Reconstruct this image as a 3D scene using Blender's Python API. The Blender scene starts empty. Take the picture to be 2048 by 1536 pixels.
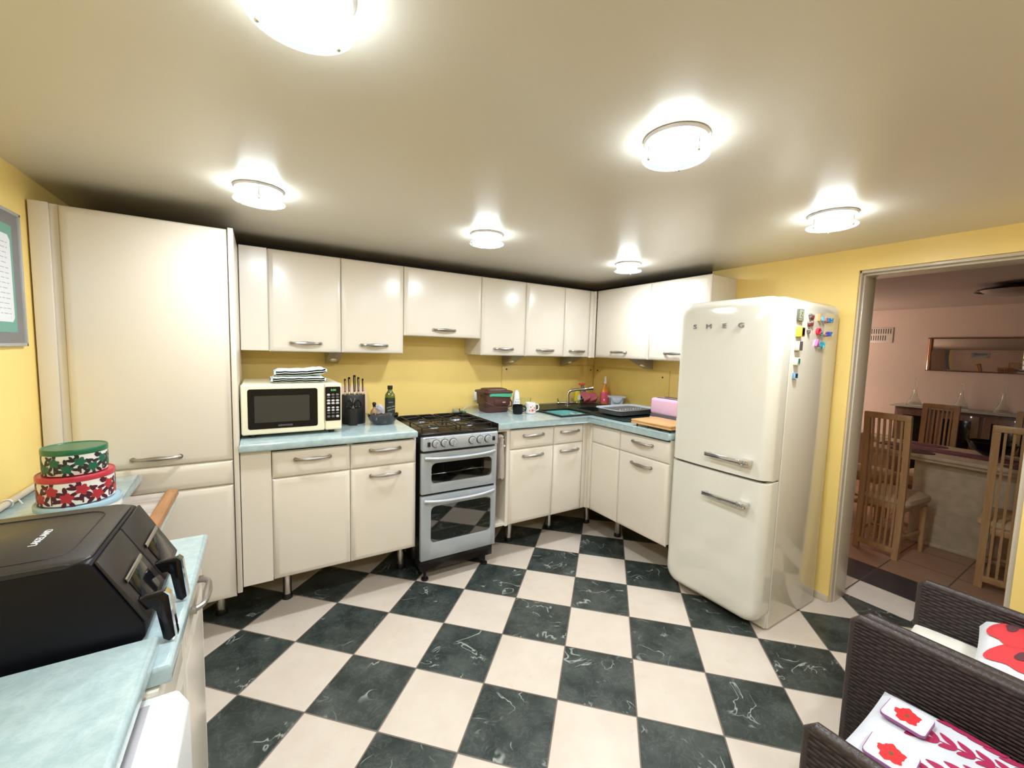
import bpy, bmesh, math, random
from mathutils import Vector, Matrix
random.seed(7)
C = bpy.context.scene.collection
PI = math.pi
sc = bpy.context.scene

# ------------------------------------------------------------------ materials
def srgb(r, g, b):
    f = lambda c: (c/255/12.92) if c/255 <= .04045 else ((c/255+.055)/1.055)**2.4
    return (f(r), f(g), f(b))

def mat(name, col, rough=.5, metal=0, coat=0, trans=0, emit=None, es=0, ior=1.45, var=0, vscale=8, bump=0, bscale=60, alpha=1, sheen=0, spec=.5, coatr=.05):
    m = bpy.data.materials.new(name); m.use_nodes = True
    nt = m.node_tree; b = nt.nodes['Principled BSDF']
    b.inputs['Base Color'].default_value = (*col, 1)
    b.inputs['Roughness'].default_value = rough
    b.inputs['Metallic'].default_value = metal
    b.inputs['Coat Weight'].default_value = coat
    b.inputs['Coat Roughness'].default_value = coatr
    b.inputs['Transmission Weight'].default_value = trans
    b.inputs['IOR'].default_value = ior
    b.inputs['Alpha'].default_value = alpha
    b.inputs['Sheen Weight'].default_value = sheen
    b.inputs['Specular IOR Level'].default_value = spec
    if emit:
        b.inputs['Emission Color'].default_value = (*emit, 1); b.inputs['Emission Strength'].default_value = es
    if var or bump:
        tc = nt.nodes.new('ShaderNodeTexCoord')
    if var:
        n = nt.nodes.new('ShaderNodeTexNoise'); n.inputs['Scale'].default_value = vscale; n.inputs['Detail'].default_value = 5
        nt.links.new(tc.outputs['Object'], n.inputs['Vector'])
        r = nt.nodes.new('ShaderNodeValToRGB')
        r.color_ramp.elements[0].position = .3; r.color_ramp.elements[1].position = .7
        r.color_ramp.elements[0].color = (*[c*(1-var) for c in col], 1)
        r.color_ramp.elements[1].color = (*[min(1, c*(1+var)) for c in col], 1)
        nt.links.new(n.outputs['Fac'], r.inputs['Fac']); nt.links.new(r.outputs['Color'], b.inputs['Base Color'])
    if bump:
        n = nt.nodes.new('ShaderNodeTexNoise'); n.inputs['Scale'].default_value = bscale; n.inputs['Detail'].default_value = 3
        nt.links.new(tc.outputs['Object'], n.inputs['Vector'])
        bp = nt.nodes.new('ShaderNodeBump'); bp.inputs['Strength'].default_value = bump; bp.inputs['Distance'].default_value = .004
        nt.links.new(n.outputs['Fac'], bp.inputs['Height']); nt.links.new(bp.outputs['Normal'], b.inputs['Normal'])
    return m

class N:                      # small node helper
    def __init__(s, m): s.nt = m.node_tree; s.b = s.nt.nodes['Principled BSDF']
    def new(s, t, **k):
        n = s.nt.nodes.new(t)
        for a, v in k.items(): setattr(n, a, v)
        return n
    def put(s, sock, v):
        if hasattr(v, 'is_linked') or hasattr(v, 'links'): s.nt.links.new(v, sock)
        else: sock.default_value = v
    def math(s, op, a, b=0, c=0):
        n = s.new('ShaderNodeMath', operation=op); s.put(n.inputs[0], a); s.put(n.inputs[1], b); s.put(n.inputs[2], c); return n.outputs[0]
    def vec(s, op, a, b=(0, 0, 0)):
        n = s.new('ShaderNodeVectorMath', operation=op); s.put(n.inputs[0], a); s.put(n.inputs[1], b)
        return n.outputs['Value'] if op in ('DOT_PRODUCT', 'LENGTH', 'DISTANCE') else n.outputs[0]
    def mix(s, f, a, b):
        n = s.new('ShaderNodeMix', data_type='RGBA'); s.put(n.inputs[0], f); s.put(n.inputs[6], a); s.put(n.inputs[7], b); return n.outputs[2]
    def noise(s, v, scale, det=4, rough=.5, dist=0):
        n = s.new('ShaderNodeTexNoise'); s.put(n.inputs['Vector'], v); n.inputs['Scale'].default_value = scale
        n.inputs['Detail'].default_value = det; n.inputs['Roughness'].default_value = rough; n.inputs['Distortion'].default_value = dist
        return n
    def sstep(s, x, a, b):
        n = s.new('ShaderNodeMapRange', interpolation_type='SMOOTHSTEP'); s.put(n.inputs[0], x); n.inputs[1].default_value = a; n.inputs[2].default_value = b; return n.outputs[0]

def rgba(c): return (*c, 1)

def tile_mat():
    m = mat('checker_tiles', (.5, .5, .5), .34, spec=.45); h = N(m)
    P = h.new('ShaderNodeTexCoord').outputs['Object']
    S, TH, OX, OY = .3316, -.7803, -2.103, -.2079
    ct, st = math.cos(TH), math.sin(TH)
    u = h.math('SUBTRACT', h.vec('DOT_PRODUCT', P, (ct/S, st/S, 0)), (OX*ct+OY*st)/S)
    v = h.math('SUBTRACT', h.vec('DOT_PRODUCT', P, (-st/S, ct/S, 0)), (-OX*st+OY*ct)/S)
    fu, fv = h.math('FLOOR', u), h.math('FLOOR', v)
    par = h.math('FLOORED_MODULO', h.math('ADD', fu, fv), 2)       # 1 = light
    light = h.math('GREATER_THAN', par, .5)
    def edge(w):
        f = h.math('FRACT', w); return h.math('MINIMUM', f, h.math('SUBTRACT', 1, f))
    e = h.math('MINIMUM', edge(u), edge(v))
    grout = h.math('SUBTRACT', 1, h.sstep(e, .006, .011))
    cid = h.new('ShaderNodeCombineXYZ'); h.put(cid.inputs[0], fu); h.put(cid.inputs[1], fv)
    wn = h.new('ShaderNodeTexWhiteNoise', noise_dimensions='3D'); h.put(wn.inputs[0], cid.outputs[0])
    off = h.vec('MULTIPLY', wn.outputs['Color'], (13, 13, 13))
    Q = h.vec('ADD', P, off)
    cloud = h.noise(Q, 7, 5, .6).outputs['Fac']
    dark = h.mix(h.sstep(cloud, .32, .7), rgba((.018, .026, .024)), rgba((.060, .072, .066)))
    n1 = h.noise(Q, 5.5, 3, .5, .9).outputs['Fac']
    ridge = h.math('SUBTRACT', 1, h.sstep(h.math('ABSOLUTE', h.math('SUBTRACT', n1, .5)), .001, .015))
    msk = h.sstep(h.noise(h.vec('ADD', Q, (5, 5, 5)), 8, 2).outputs['Fac'], .50, .62)
    vein = h.math('MULTIPLY', h.math('MULTIPLY', ridge, msk), .75)
    fine = h.math('MULTIPLY', h.math('SUBTRACT', 1, h.sstep(h.math('ABSOLUTE', h.math('SUBTRACT', h.noise(Q, 14, 5, .6, 1.2).outputs['Fac'], .5)), .002, .03)), .07)
    dark = h.mix(h.math('MAXIMUM', vein, fine), dark, rgba((.42, .46, .42)))
    lightc = h.mix(h.sstep(h.noise(Q, 6, 5, .6).outputs['Fac'], .3, .7), rgba((.62, .535, .45)), rgba((.67, .59, .505)))
    lv = h.math('MULTIPLY', h.math('MULTIPLY', ridge, msk), .14)
    lightc = h.mix(lv, lightc, rgba((.5, .38, .3)))
    col = h.mix(light, dark, lightc)
    col = h.mix(grout, col, rgba((.17, .135, .11)))
    h.put(h.b.inputs['Base Color'], col)
    h.put(h.b.inputs['Roughness'], h.math('ADD', h.math('MULTIPLY', grout, .4), .33))
    bp = h.new('ShaderNodeBump'); bp.inputs['Strength'].default_value = .5; bp.inputs['Distance'].default_value = .003
    h.put(bp.inputs['Height'], h.sstep(e, .004, .02)); h.put(h.b.inputs['Normal'], bp.outputs[0])
    return m

def dining_tile_mat():
    m = mat('dining_tiles', (.5, .5, .5), .35); h = N(m)
    P = h.new('ShaderNodeTexCoord').outputs['Object']
    sx = h.new('ShaderNodeSeparateXYZ'); h.put(sx.inputs[0], P)
    X, Y = sx.outputs[0], sx.outputs[1]
    u = h.math('DIVIDE', h.math('SUBTRACT', X, 1.235-.325), .325)
    v = h.math('DIVIDE', h.math('ADD', Y, 1.405), .335)
    iu = h.math('FLOOR', u)
    def edge(w):
        f = h.math('FRACT', w); return h.math('MINIMUM', f, h.math('SUBTRACT', 1, f))
    e = h.math('MINIMUM', edge(u), edge(v))
    nz = h.noise(P, 9, 5, .6).outputs['Fac']
    orange = h.mix(nz, rgba((.36, .215, .14)), rgba((.46, .29, .20)))
    white = h.mix(nz, rgba((.62, .57, .5)), rgba((.78, .73, .66)))
    black = h.mix(nz, rgba((.03, .028, .035)), rgba((.06, .058, .066)))
    col = h.mix(h.math('GREATER_THAN', iu, .5), white, black)
    col = h.mix(h.math('GREATER_THAN', iu, 1.5), col, orange)
    col = h.mix(h.math('SUBTRACT', 1, h.sstep(e, .008, .016)), col, rgba((.1, .07, .05)))
    h.put(h.b.inputs['Base Color'], col); return m

def wood_mat(name, a, b, scale=18, axis=0, rough=.45, coat=0):
    m = mat(name, a, rough, coat=coat); h = N(m)
    P = h.new('ShaderNodeTexCoord').outputs['Object']
    s = [1, 1, 1]; 
    for i in range(3): s[i] = 1 if i != axis else .12
    n = h.noise(h.vec('MULTIPLY', P, tuple(s)), scale*3, 6, .65, .6).outputs['Fac']
    h.put(h.b.inputs['Base Color'], h.mix(h.sstep(n, .3, .7), rgba(a), rgba(b))); return m

def worktop_mat():
    m = mat('green_laminate', (.4, .5, .5), .16, coat=.3, coatr=.12); h = N(m)
    P = h.new('ShaderNodeTexCoord').outputs['Object']
    n = h.noise(P, 26, 8, .75, .4).outputs['Fac']
    n2 = h.noise(P, 5, 3, .6).outputs['Fac']
    c = h.mix(h.sstep(n, .3, .7), rgba((.31, .425, .44)), rgba((.45, .56, .58)))
    c = h.mix(h.math('MULTIPLY', h.sstep(n2, .35, .7), .35), c, rgba((.46, .575, .595)))
    h.put(h.b.inputs['Base Color'], c); return m

def wicker_mat(horiz=True):
    m = mat('woven_rattan', (.03, .022, .02), .5, spec=.22); h = N(m)
    P = h.new('ShaderNodeTexCoord').outputs['Object']
    sx = h.new('ShaderNodeSeparateXYZ'); h.put(sx.inputs[0], P)
    w = h.math('ADD', sx.outputs[0], sx.outputs[1])
    row = h.math('DIVIDE', sx.outputs[2], .0115)
    colu = h.math('DIVIDE', w, .044)
    par = h.math('FLOORED_MODULO', h.math('FLOOR', row), 2)
    cu = h.math('FRACT', h.math('ADD', colu, h.math('MULTIPLY', par, .5)))
    arch = h.math('SINE', h.math('MULTIPLY', cu, PI))
    rr = h.math('SINE', h.math('MULTIPLY', h.math('FRACT', row), PI))
    ht = h.math('MULTIPLY', h.math('POWER', rr, .6), h.math('ADD', .35, h.math('MULTIPLY', arch, .65)))
    nz = h.noise(P, 60, 3).outputs['Fac']
    c = h.mix(ht, rgba((.006, .004, .004)), h.mix(nz, rgba((.030, .020, .018)), rgba((.085, .058, .048))))
    h.put(h.b.inputs['Base Color'], c)
    bp = h.new('ShaderNodeBump'); bp.inputs['Strength'].default_value = 1; bp.inputs['Distance'].default_value = .005
    h.put(bp.inputs['Height'], ht); h.put(h.b.inputs['Normal'], bp.outputs[0]); return m

M = {}
M['tiles'] = tile_mat(); M['dtiles'] = dining_tile_mat()
M['ceil'] = mat('ceiling_gloss_paint', (.72, .665, .57), .27, spec=.5, bump=.10, bscale=22, var=.015, vscale=2)
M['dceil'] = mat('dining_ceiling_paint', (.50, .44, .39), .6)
M['yellow'] = mat('yellow_wall_paint', (.94, .70, .235), .38, var=.03, vscale=3, bump=.08, bscale=25)
M['yboard'] = mat('yellow_board_paint', (.86, .63, .19), .32, var=.04, vscale=4)
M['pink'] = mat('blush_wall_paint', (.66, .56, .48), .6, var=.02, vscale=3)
M['cream'] = mat('cream_gloss_vinyl', (.755, .69, .595), .27, coat=.25, coatr=.22, spec=.5)
M['carc'] = mat('cream_carcass', (.78, .73, .63), .35)
M['gapshade'] = mat('gap_shade_dark', (.035, .028, .022), .8)  # dark colour standing for the shade between cabinet tops and ceiling
M['steel'] = mat('brushed_nickel', (.40, .37, .34), .32, metal=1)
M['badge'] = mat('badge_metal', (.30, .29, .28), .25, metal=1)
M['chrome'] = mat('chrome', (.70, .70, .71), .08, metal=1)
M['legm'] = mat('satin_steel_leg', (.62, .60, .56), .25, metal=1)
M['black'] = mat('black_plastic', (.012, .012, .013), .35)
M['gblack'] = mat('gloss_black', (.005, .005, .007), .12, spec=.3)
M['dark'] = mat('dark_void', (.01, .009, .008), .8)
M['worktop'] = worktop_mat()
M['silver'] = mat('silver_enamel', (.41, .45, .49), .3, metal=.25, coat=.2)
M['silver2'] = mat('silver_panel', (.48, .51, .54), .3, metal=.4)
M['ovenglass'] = mat('oven_glass', (.012, .013, .012), .04, coat=1, spec=1)
M['enamel'] = mat('dark_enamel', (.012, .009, .008), .22, spec=.4)
M['iron'] = mat('cast_iron', (.014, .011, .010), .42)
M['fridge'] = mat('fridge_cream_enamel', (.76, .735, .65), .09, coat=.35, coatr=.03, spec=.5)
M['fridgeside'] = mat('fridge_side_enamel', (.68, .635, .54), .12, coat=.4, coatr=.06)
M['seam'] = mat('rubber_seal', (.05, .04, .035), .6)
M['lampw'] = mat('lit_diffuser', (1, 1, 1), .5, emit=(.93, 1.0, 1.06), es=108)
M['lamps'] = mat('lit_diffuser_side', (1, 1, 1), .5, emit=(.93, 1.0, 1.06), es=12)
M['clearglass'] = mat('clear_glass', (.93, .97, .95), .02, trans=1, ior=1.45)
M['paleglass'] = mat('pale_glass_ring', (.75, .90, .90), .05, alpha=.45, spec=1)
M['white'] = mat('white_plastic', (.82, .83, .84), .3)
M['whitef'] = mat('white_fabric', (.66, .66, .68), .85, bump=.3, bscale=180, var=.03, vscale=20)
M['creamf'] = mat('cream_fabric', (.74, .70, .62), .85, bump=.2, bscale=150)

# ------------------------------------------------------------------ mesh builder
class MB:
    def __init__(s): s.bm = bmesh.new()
    def add(s, t, mi=0, mx=None):
        if mx is not None: bmesh.ops.transform(t, matrix=mx, verts=t.verts)
        for f in t.faces: f.material_index = mi
        bmesh.ops.recalc_face_normals(t, faces=t.faces)
        me = bpy.data.meshes.new('tmp'); t.to_mesh(me); t.free(); s.bm.from_mesh(me); bpy.data.meshes.remove(me)
        return s
    def box(s, a, b, bev=0, seg=2, mi=0, mx=None, which=None):
        t = bmesh.new()
        c = [(a[i]+b[i])/2 for i in range(3)]; d = [abs(b[i]-a[i]) for i in range(3)]
        bmesh.ops.create_cube(t, size=1, matrix=Matrix.Translation(c) @ Matrix.Diagonal((*d, 1)))
        if bev:
            es = [e for e in t.edges if which is None or which((e.verts[0].co+e.verts[1].co)/2, e)]
            bmesh.ops.bevel(t, geom=es, offset=min(bev, min(d)*.49) if which is None else bev, segments=seg, profile=.5, affect='EDGES', clamp_overlap=True)
        return s.add(t, mi, mx)
    def cyl(s, p0, p1, r0, r1=None, seg=24, mi=0, bev=0, mx=None):
        r1 = r0 if r1 is None else r1
        p0, p1 = Vector(p0), Vector(p1); d = p1-p0
        t = bmesh.new()
        bmesh.ops.create_cone(t, cap_ends=True, segments=seg, radius1=r0, radius2=r1, depth=d.length)
        if bev:
            es = [e for e in t.edges if len(e.link_faces) == 2 and any(len(f.verts) > 4 for f in e.link_faces)]
            bmesh.ops.bevel(t, geom=es, offset=bev, segments=2, profile=.5, affect='EDGES')
        q = Vector((0, 0, 1)).rotation_difference(d.normalized())
        m = Matrix.Translation((p0+p1)/2) @ q.to_matrix().to_4x4()
        bmesh.ops.transform(t, matrix=m, verts=t.verts)
        return s.add(t, mi, mx)
    def tube(s, pts, r, seg=10, mi=0, closed=False, mx=None, flat=1):
        pts = [Vector(p) for p in pts]; n = len(pts)
        rs = r if isinstance(r, (list, tuple)) else [r]*n
        t = bmesh.new(); rings = []; up = None
        for i, p in enumerate(pts):
            if closed: d = pts[(i+1) % n]-pts[i-1]
            else: d = pts[min(i+1, n-1)]-pts[max(i-1, 0)]
            d.normalize()
            if up is None:
                up = Vector((0, 0, 1)) if abs(d.z) < .9 else Vector((0, 1, 0))
            x = d.cross(up).normalized(); up = x.cross(d).normalized()
            rings.append([t.verts.new(p + x*math.cos(2*PI*k/seg)*rs[i] + up*math.sin(2*PI*k/seg)*rs[i]*flat) for k in range(seg)])
        m = n if closed else n-1
        for i in range(m):
            a, b = rings[i], rings[(i+1) % n]
            for k in range(seg): t.faces.new((a[k], a[(k+1) % seg], b[(k+1) % seg], b[k]))
        if not closed: t.faces.new(rings[0][::-1]); t.faces.new(rings[-1])
        return s.add(t, mi, mx)
    def lathe(s, prof, c=(0, 0, 0), seg=32, mi=0, mx=None, sx=1, sy=1, cap=True):
        t = bmesh.new(); rings = []
        for (r, z) in prof:
            rings.append([t.verts.new((c[0]+r*sx*math.cos(2*PI*k/seg), c[1]+r*sy*math.sin(2*PI*k/seg), c[2]+z)) for k in range(seg)])
        for a, b in zip(rings, rings[1:]):
            for k in range(seg): t.faces.new((a[k], a[(k+1) % seg], b[(k+1) % seg], b[k]))
        if cap:
            if prof[0][0] > 1e-4: t.faces.new(rings[0][::-1])
            if prof[-1][0] > 1e-4: t.faces.new(rings[-1])
        bmesh.ops.remove_doubles(t, verts=t.verts, dist=1e-6)
        return s.add(t, mi, mx)
    def prism(s, pts, axis, a, b, mi=0, bev=0, mx=None):
        # polygon in the plane normal to axis, extruded from a to b
        t = bmesh.new()
        def P(u, v, w): return {0: (w, u, v), 1: (u, w, v), 2: (u, v, w)}[axis]
        lo = [t.verts.new(P(u, v, a)) for u, v in pts]; hi = [t.verts.new(P(u, v, b)) for u, v in pts]
        t.faces.new(lo); t.faces.new(hi[::-1]); n = len(pts)
        for i in range(n): t.faces.new((lo[i], hi[i], hi[(i+1) % n], lo[(i+1) % n]))
        if bev: bmesh.ops.bevel(t, geom=t.edges[:], offset=bev, segments=2, profile=.5, affect='EDGES', clamp_overlap=True)
        return s.add(t, mi, mx)
    def ball(s, c, r, seg=16, mi=0, mx=None):
        t = bmesh.new(); r = r if isinstance(r, (tuple, list)) else (r, r, r)
        bmesh.ops.create_uvsphere(t, u_segments=seg, v_segments=seg//2+2, radius=1, matrix=Matrix.Translation(c) @ Matrix.Diagonal((*r, 1)))
        return s.add(t, mi, mx)
    def grid(s, f, nu, nv, mi=0, mx=None, thick=0):
        t = bmesh.new(); V = [[t.verts.new(f(i/nu, j/nv)) for j in range(nv+1)] for i in range(nu+1)]
        for i in range(nu):
            for j in range(nv): t.faces.new((V[i][j], V[i+1][j], V[i+1][j+1], V[i][j+1]))
        if thick: bmesh.ops.solidify(t, geom=t.faces[:]+t.edges[:]+t.verts[:], thickness=thick)
        return s.add(t, mi, mx)
    def poly(s, pts, mi=0, mx=None):
        t = bmesh.new(); t.faces.new([t.verts.new(p) for p in pts]); return s.add(t, mi, mx)
    def text(s, body, size, depth, mx, mi=0, extend=1, space=1, bevel=0):
        cu = bpy.data.curves.new('t', 'FONT'); cu.body = body; cu.size = size; cu.extrude = depth; cu.align_x = 'CENTER'; cu.align_y = 'CENTER'
        cu.space_character = space; cu.bevel_depth = bevel; cu.offset = .0
        o = bpy.data.objects.new('t', cu); C.objects.link(o)
        bpy.context.view_layer.update()
        me = bpy.data.meshes.new_from_object(o.evaluated_get(bpy.context.evaluated_depsgraph_get()))
        bpy.data.objects.remove(o)
        t = bmesh.new(); t.from_mesh(me); bpy.data.meshes.remove(me)
        return s.add(t, mi, mx @ Matrix.Diagonal((extend, 1, 1, 1)))

def root_of(o):
    while o.parent: o = o.parent
    return o

def obj(name, mb, mats, parent=None, local=False, ang=35):
    me = bpy.data.meshes.new(name); bm = mb.bm
    if parent is not None and not local:
        L = root_of(parent).location
        bmesh.ops.translate(bm, vec=-L, verts=bm.verts)
    bm.to_mesh(me); bm.free()
    for p in me.polygons: p.use_smooth = True
    me.set_sharp_from_angle(angle=math.radians(ang))
    for m in (mats if isinstance(mats, (list, tuple)) else [mats]): me.materials.append(M[m] if isinstance(m, str) else m)
    o = bpy.data.objects.new(name, me); C.objects.link(o)
    if parent is not None: o.parent = parent
    return o

def tag(o, label, cat, group=None, kind=None):
    o['label'] = label; o['category'] = cat
    if group: o['group'] = group
    if kind: o['kind'] = kind
    return o

def thing(name, label, cat, loc=(0, 0, 0), rotz=0, group=None):
    o = bpy.data.objects.new(name, None); C.objects.link(o); o.empty_display_size = .05
    o.location = loc; o.rotation_euler = (0, 0, rotz)
    return tag(o, label, cat, group)

def solo(name, mb, mats, label, cat, loc, group=None, ang=35):   # a thing that is one mesh, built in world coordinates
    bmesh.ops.translate(mb.bm, vec=-Vector(loc), verts=mb.bm.verts)
    o = obj(name, mb, mats, None, True, ang); o.location = loc
    return tag(o, label, cat, group)

def struct(name, mb, mats):
    o = obj(name, mb, mats); o['kind'] = 'structure'; return o

def dup(r0, loc, rotz=0, label=None, group=None):
    r = r0.copy(); C.objects.link(r); r.location = loc; r.rotation_euler = (0, 0, rotz)
    if label: r['label'] = label
    if group: r['group'] = group
    def kids(a, b):
        for ch in [c for c in bpy.data.objects if c.parent == a]:
            k = ch.copy(); C.objects.link(k); k.parent = b; kids(ch, k)
    kids(r0, r); return r

def RX(a): return Matrix.Rotation(a, 4, 'X')
def RY(a): return Matrix.Rotation(a, 4, 'Y')
def RZ(a): return Matrix.Rotation(a, 4, 'Z')
def TR(*p): return Matrix.Translation(p)
# frame whose local x runs along the wall, local y is up, local z faces the room
FY = lambda x, y, z: TR(x, y, z) @ RX(PI/2)                 # on a surface facing -y
FX = lambda x, y, z: TR(x, y, z) @ RZ(-PI/2) @ RX(PI/2)     # on a surface facing -x

def rrect(w, h, r, n=5, cx=0, cy=0):
    P = []
    for (sx, sy, a0) in ((1, 1, 0), (-1, 1, PI/2), (-1, -1, PI), (1, -1, 1.5*PI)):
        for k in range(n+1):
            a = a0+PI/2*k/n; P.append((cx+sx*(w/2-r)+r*math.cos(a), cy+sy*(h/2-r)+r*math.sin(a)))
    return P
# ------------------------------------------------------------------ room shell
XL, XR, YB, YF, ZC = -3.005, .7265, .756, -4.1, 2.1375
XR2 = .93
DY0, DY1, DZ = -2.105, -1.4128, 2.011       # doorway
struct('floor', MB().box((XL-.1, YF-.1, -.06), (.951, YB+.1, 0)), 'tiles')
struct('floor_dining', MB().box((.951, -4.4, -.06), (4.75, 1.3, -.0005)), 'dtiles')
struct('ceiling', MB().box((XL-.1, YF-.1, ZC), (XR2, YB+.1, ZC+.08)), 'ceil')
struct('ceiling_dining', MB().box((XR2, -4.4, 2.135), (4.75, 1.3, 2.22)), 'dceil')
struct('wall_left', MB().box((XL-.1, YF, 0), (XL, YB, ZC)), 'yellow')
struct('wall_back', MB().box((XL-.1, YB, 0), (XR2, YB+.1, ZC)), 'yellow')
struct('wall_front', MB().box((XL-.1, YF-.1, 0), (XR2, YF, ZC)), 'yellow')
w = MB()
w.box((XR, DY1, 0), (XR2, YB, ZC)); w.box((XR, YF, 0), (XR2, DY0, ZC)); w.box((XR, DY0, DZ), (XR2, DY1, ZC))
wr = struct('wall_right', w, ['yellow', 'pink'])
for p in wr.data.polygons:
    if p.normal.x > .9: p.material_index = 1
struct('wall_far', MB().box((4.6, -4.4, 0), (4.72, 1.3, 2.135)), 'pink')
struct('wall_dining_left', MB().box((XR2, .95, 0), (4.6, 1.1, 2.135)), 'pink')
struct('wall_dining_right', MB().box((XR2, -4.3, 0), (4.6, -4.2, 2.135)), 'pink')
M['frame'] = mat('cream_gloss_paint', (.58, .51, .40), .3, coat=.15)
M['framedk'] = mat('door_stop_paint', (.36, .315, .26), .4)
struct('gap_shade_strip', MB().box((XL+.001, YB-.006, 2.035), (XR-.001, YB-.0005, ZC-.0005)).box((XR-.006, -.50, 2.045), (XR-.0005, YB-.006, ZC-.0005)), 'gapshade')  # flat dark strips painting in the shade above the cabinets
# door lining set in the opening
t = MB()
t.box((XR+.012, DY1-.010, 0), (XR+.045, DY1+.0, DZ), .002, mi=0); t.box((XR+.012, DY0, DZ-.016), (XR+.045, DY1, DZ), .002, mi=0)
t.box((XR+.045, DY1-.017, 0), (XR2, DY1, DZ-.02), .003, mi=0); t.box((XR+.045, DY0, DZ-.028), (XR2, DY1-.0, DZ), .003, mi=0)
t.box((XR+.012, DY0, 0), (XR2, DY0+.02, DZ-.022), .003, mi=0)
struct('trim_1', t, ['frame'])
t = MB()
t.box((4.585, -4.2, .50), (4.6, .95, .56), .004); t.box((4.575, -4.2, .545), (4.6, .95, .56), .003)
struct('trim_2', t, 'frame')
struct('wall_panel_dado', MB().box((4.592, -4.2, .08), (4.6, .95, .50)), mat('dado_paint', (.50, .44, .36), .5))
struct('baseboard_far', MB().box((4.585, -4.2, 0), (4.6, .95, .08), .003), 'frame')
struct('baseboard_right', MB().box((XR-.006, DY1, 0), (XR, DY1+.12, .045), .002), 'frame')

# ------------------------------------------------------------------ cabinet fronts
def pmap(side, base):
    if side == 'B': return lambda u, z, d: (u, base-d, z)
    if side == 'R': return lambda u, z, d: (base-d, u, z)
    if side == 'L': return lambda u, z, d: (base+d, u, z)
RIM = [(0, 0), (0, .005), (.002, .0085), (.010, .0135), (.024, .0190), (.030, .020)]
FLAT = [(0, 0), (0, .014), (.004, .018)]
def panel(side, base, u0, u1, z0, z1, prof=RIM):
    P = pmap(side, base); t = bmesh.new(); rings = []
    u0, u1 = min(u0, u1), max(u0, u1)
    for ins, d in prof:
        rings.append([t.verts.new(P(u, z, d)) for u, z in ((u0+ins, z0+ins), (u1-ins, z0+ins), (u1-ins, z1-ins), (u0+ins, z1-ins))])
    for a, b in zip(rings, rings[1:]):
        for k in range(4): t.faces.new((a[k], a[(k+1) % 4], b[(k+1) % 4], b[k]))
    t.faces.new(rings[0][::-1]); t.faces.new(rings[-1])
    return MB().add(t)
def handle(parent, side, base, u, z, L=.170, vertical=False):
    P = pmap(side, base); n = 16; pts = []; rs = []
    for i in range(n+1):
        s = -1+2*i/n
        so = .026*(1-abs(s)**6)+.004
        pts.append(P(u+s*L/2, z, so) if not vertical else P(u, z+s*L/2, so))
        rs.append(.0072+.0042*math.exp(-(s/.45)**2)+.0038*math.exp(-((abs(s)-.97)/.06)**2))
    mb = MB().tube(pts, rs, 10)
    for s in (-1, 1):
        q = (u+s*L/2*.985, z) if not vertical else (u, z+s*L/2*.985)
        mb.cyl(P(q[0], q[1], 0), P(q[0], q[1], .014), .0095, .0105, 12)
    return obj('handle', mb, 'steel', parent)
def leg(parent, x, y, h=.245):
    mb = MB().cyl((x, y, .03), (x, y, h), .023, seg=20).cyl((x, y, 0), (x, y, .032), .029, .025, 20, mi=1, bev=.003)
    return obj('leg', mb, ['legm', 'black'], parent)
ZB, ZG, ZT = .242, .792, .938
FB = .012                                    # back of the door fronts lies this far behind the face line

def base_unit(side, u0, u1, label, fronts, legs=(), back=None, group='base cabinets'):
    g = .0015
    loc = ((u0+u1)/2, .3, 0) if side == 'B' else (.3, (u0+u1)/2, 0)
    t = thing('base_cabinet', label, 'cabinet', loc, 0, group)
    mb = MB(); lo, hi, z0, z1, th = u0+.0005, u1-.0005, ZB+.012, .948, .016
    for (a, b, c, d, e, f_) in ((lo, lo+th, FB+.001, .58, z0, z1), (hi-th, hi, FB+.001, .58, z0, z1), (lo+th, hi-th, FB+.001, .58, z0, z0+th), (lo+th, hi-th, .572, .58, z0+th, z1), (lo+th, hi-th, FB+.001, FB+.004, z0+th, .80)):
        if side == 'B': mb.box((a, c, e), (b, d, f_))
        else: mb.box((c, a, e), (d, b, f_))
    obj('body', mb, 'carc', t)
    for kind, a, b, z0, z1, hz in fronts:
        pr = FLAT if kind == 'filler_panel' else RIM
        if kind == 'filler_panel': f = obj(kind, panel(side, FB, a+g, b-g, z0, z1, [(0, 0), (0, .012), (.002, .014)]), 'cream', t)
        else:
            f = obj(kind, panel(side, FB, a+g, b-g, z0+g, z1-g, pr), 'cream', t)
            if hz: handle(f, side, FB-.019 if side in 'BR' else FB, (a+b)/2, hz)
    for (x, y) in legs: leg(t, x, y)
    return t
b1, b2, b3, b4, b5, b6 = -2.187, -1.7993, -1.4126, -.7369, -.3469, -.0565
base_unit('B', -2.3234, b2, 'cream base cabinet below the microwave with a blank filler strip beside the tall cupboard',
    [('filler_panel', -2.3234, b1, ZB, .948, 0), ('drawer', b1, b2, ZG, ZT, .889), ('door', b1, b2, ZB, ZG, 0)], [(-2.116, .223)])
base_unit('B', b2, b3, 'cream base cabinet with drawer and door, immediately left of the silver cooker',
    [('drawer', b2, b3, ZG, ZT, .896), ('door', b2, b3, ZB, ZG, .745)], [(-1.437, .24)])
base_unit('B', b4, b5, 'cream base cabinet with drawer and door, right of the narrow open towel bay',
    [('drawer', b4, b5, ZG, ZT, .889), ('door', b4, b5, ZB, ZG, .741)], [(-.585, .227)])
base_unit('B', b5, b6, 'narrow cream base cabinet with drawer and door, left of the lower corner post',
    [('drawer', b5, b6, ZG, ZT, .889), ('door', b5, b6, ZB, ZG, .742)], [(-.168, .262)])
base_unit('R', -.3328, -.040, 'narrow cream base cabinet with plain handleless fronts, right of the inner corner post',
    [('drawer', -.3328, -.040, ZG, ZT, 0), ('door', -.3328, -.040, ZB, ZG, 0)], [(.245, -.129)])
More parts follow.
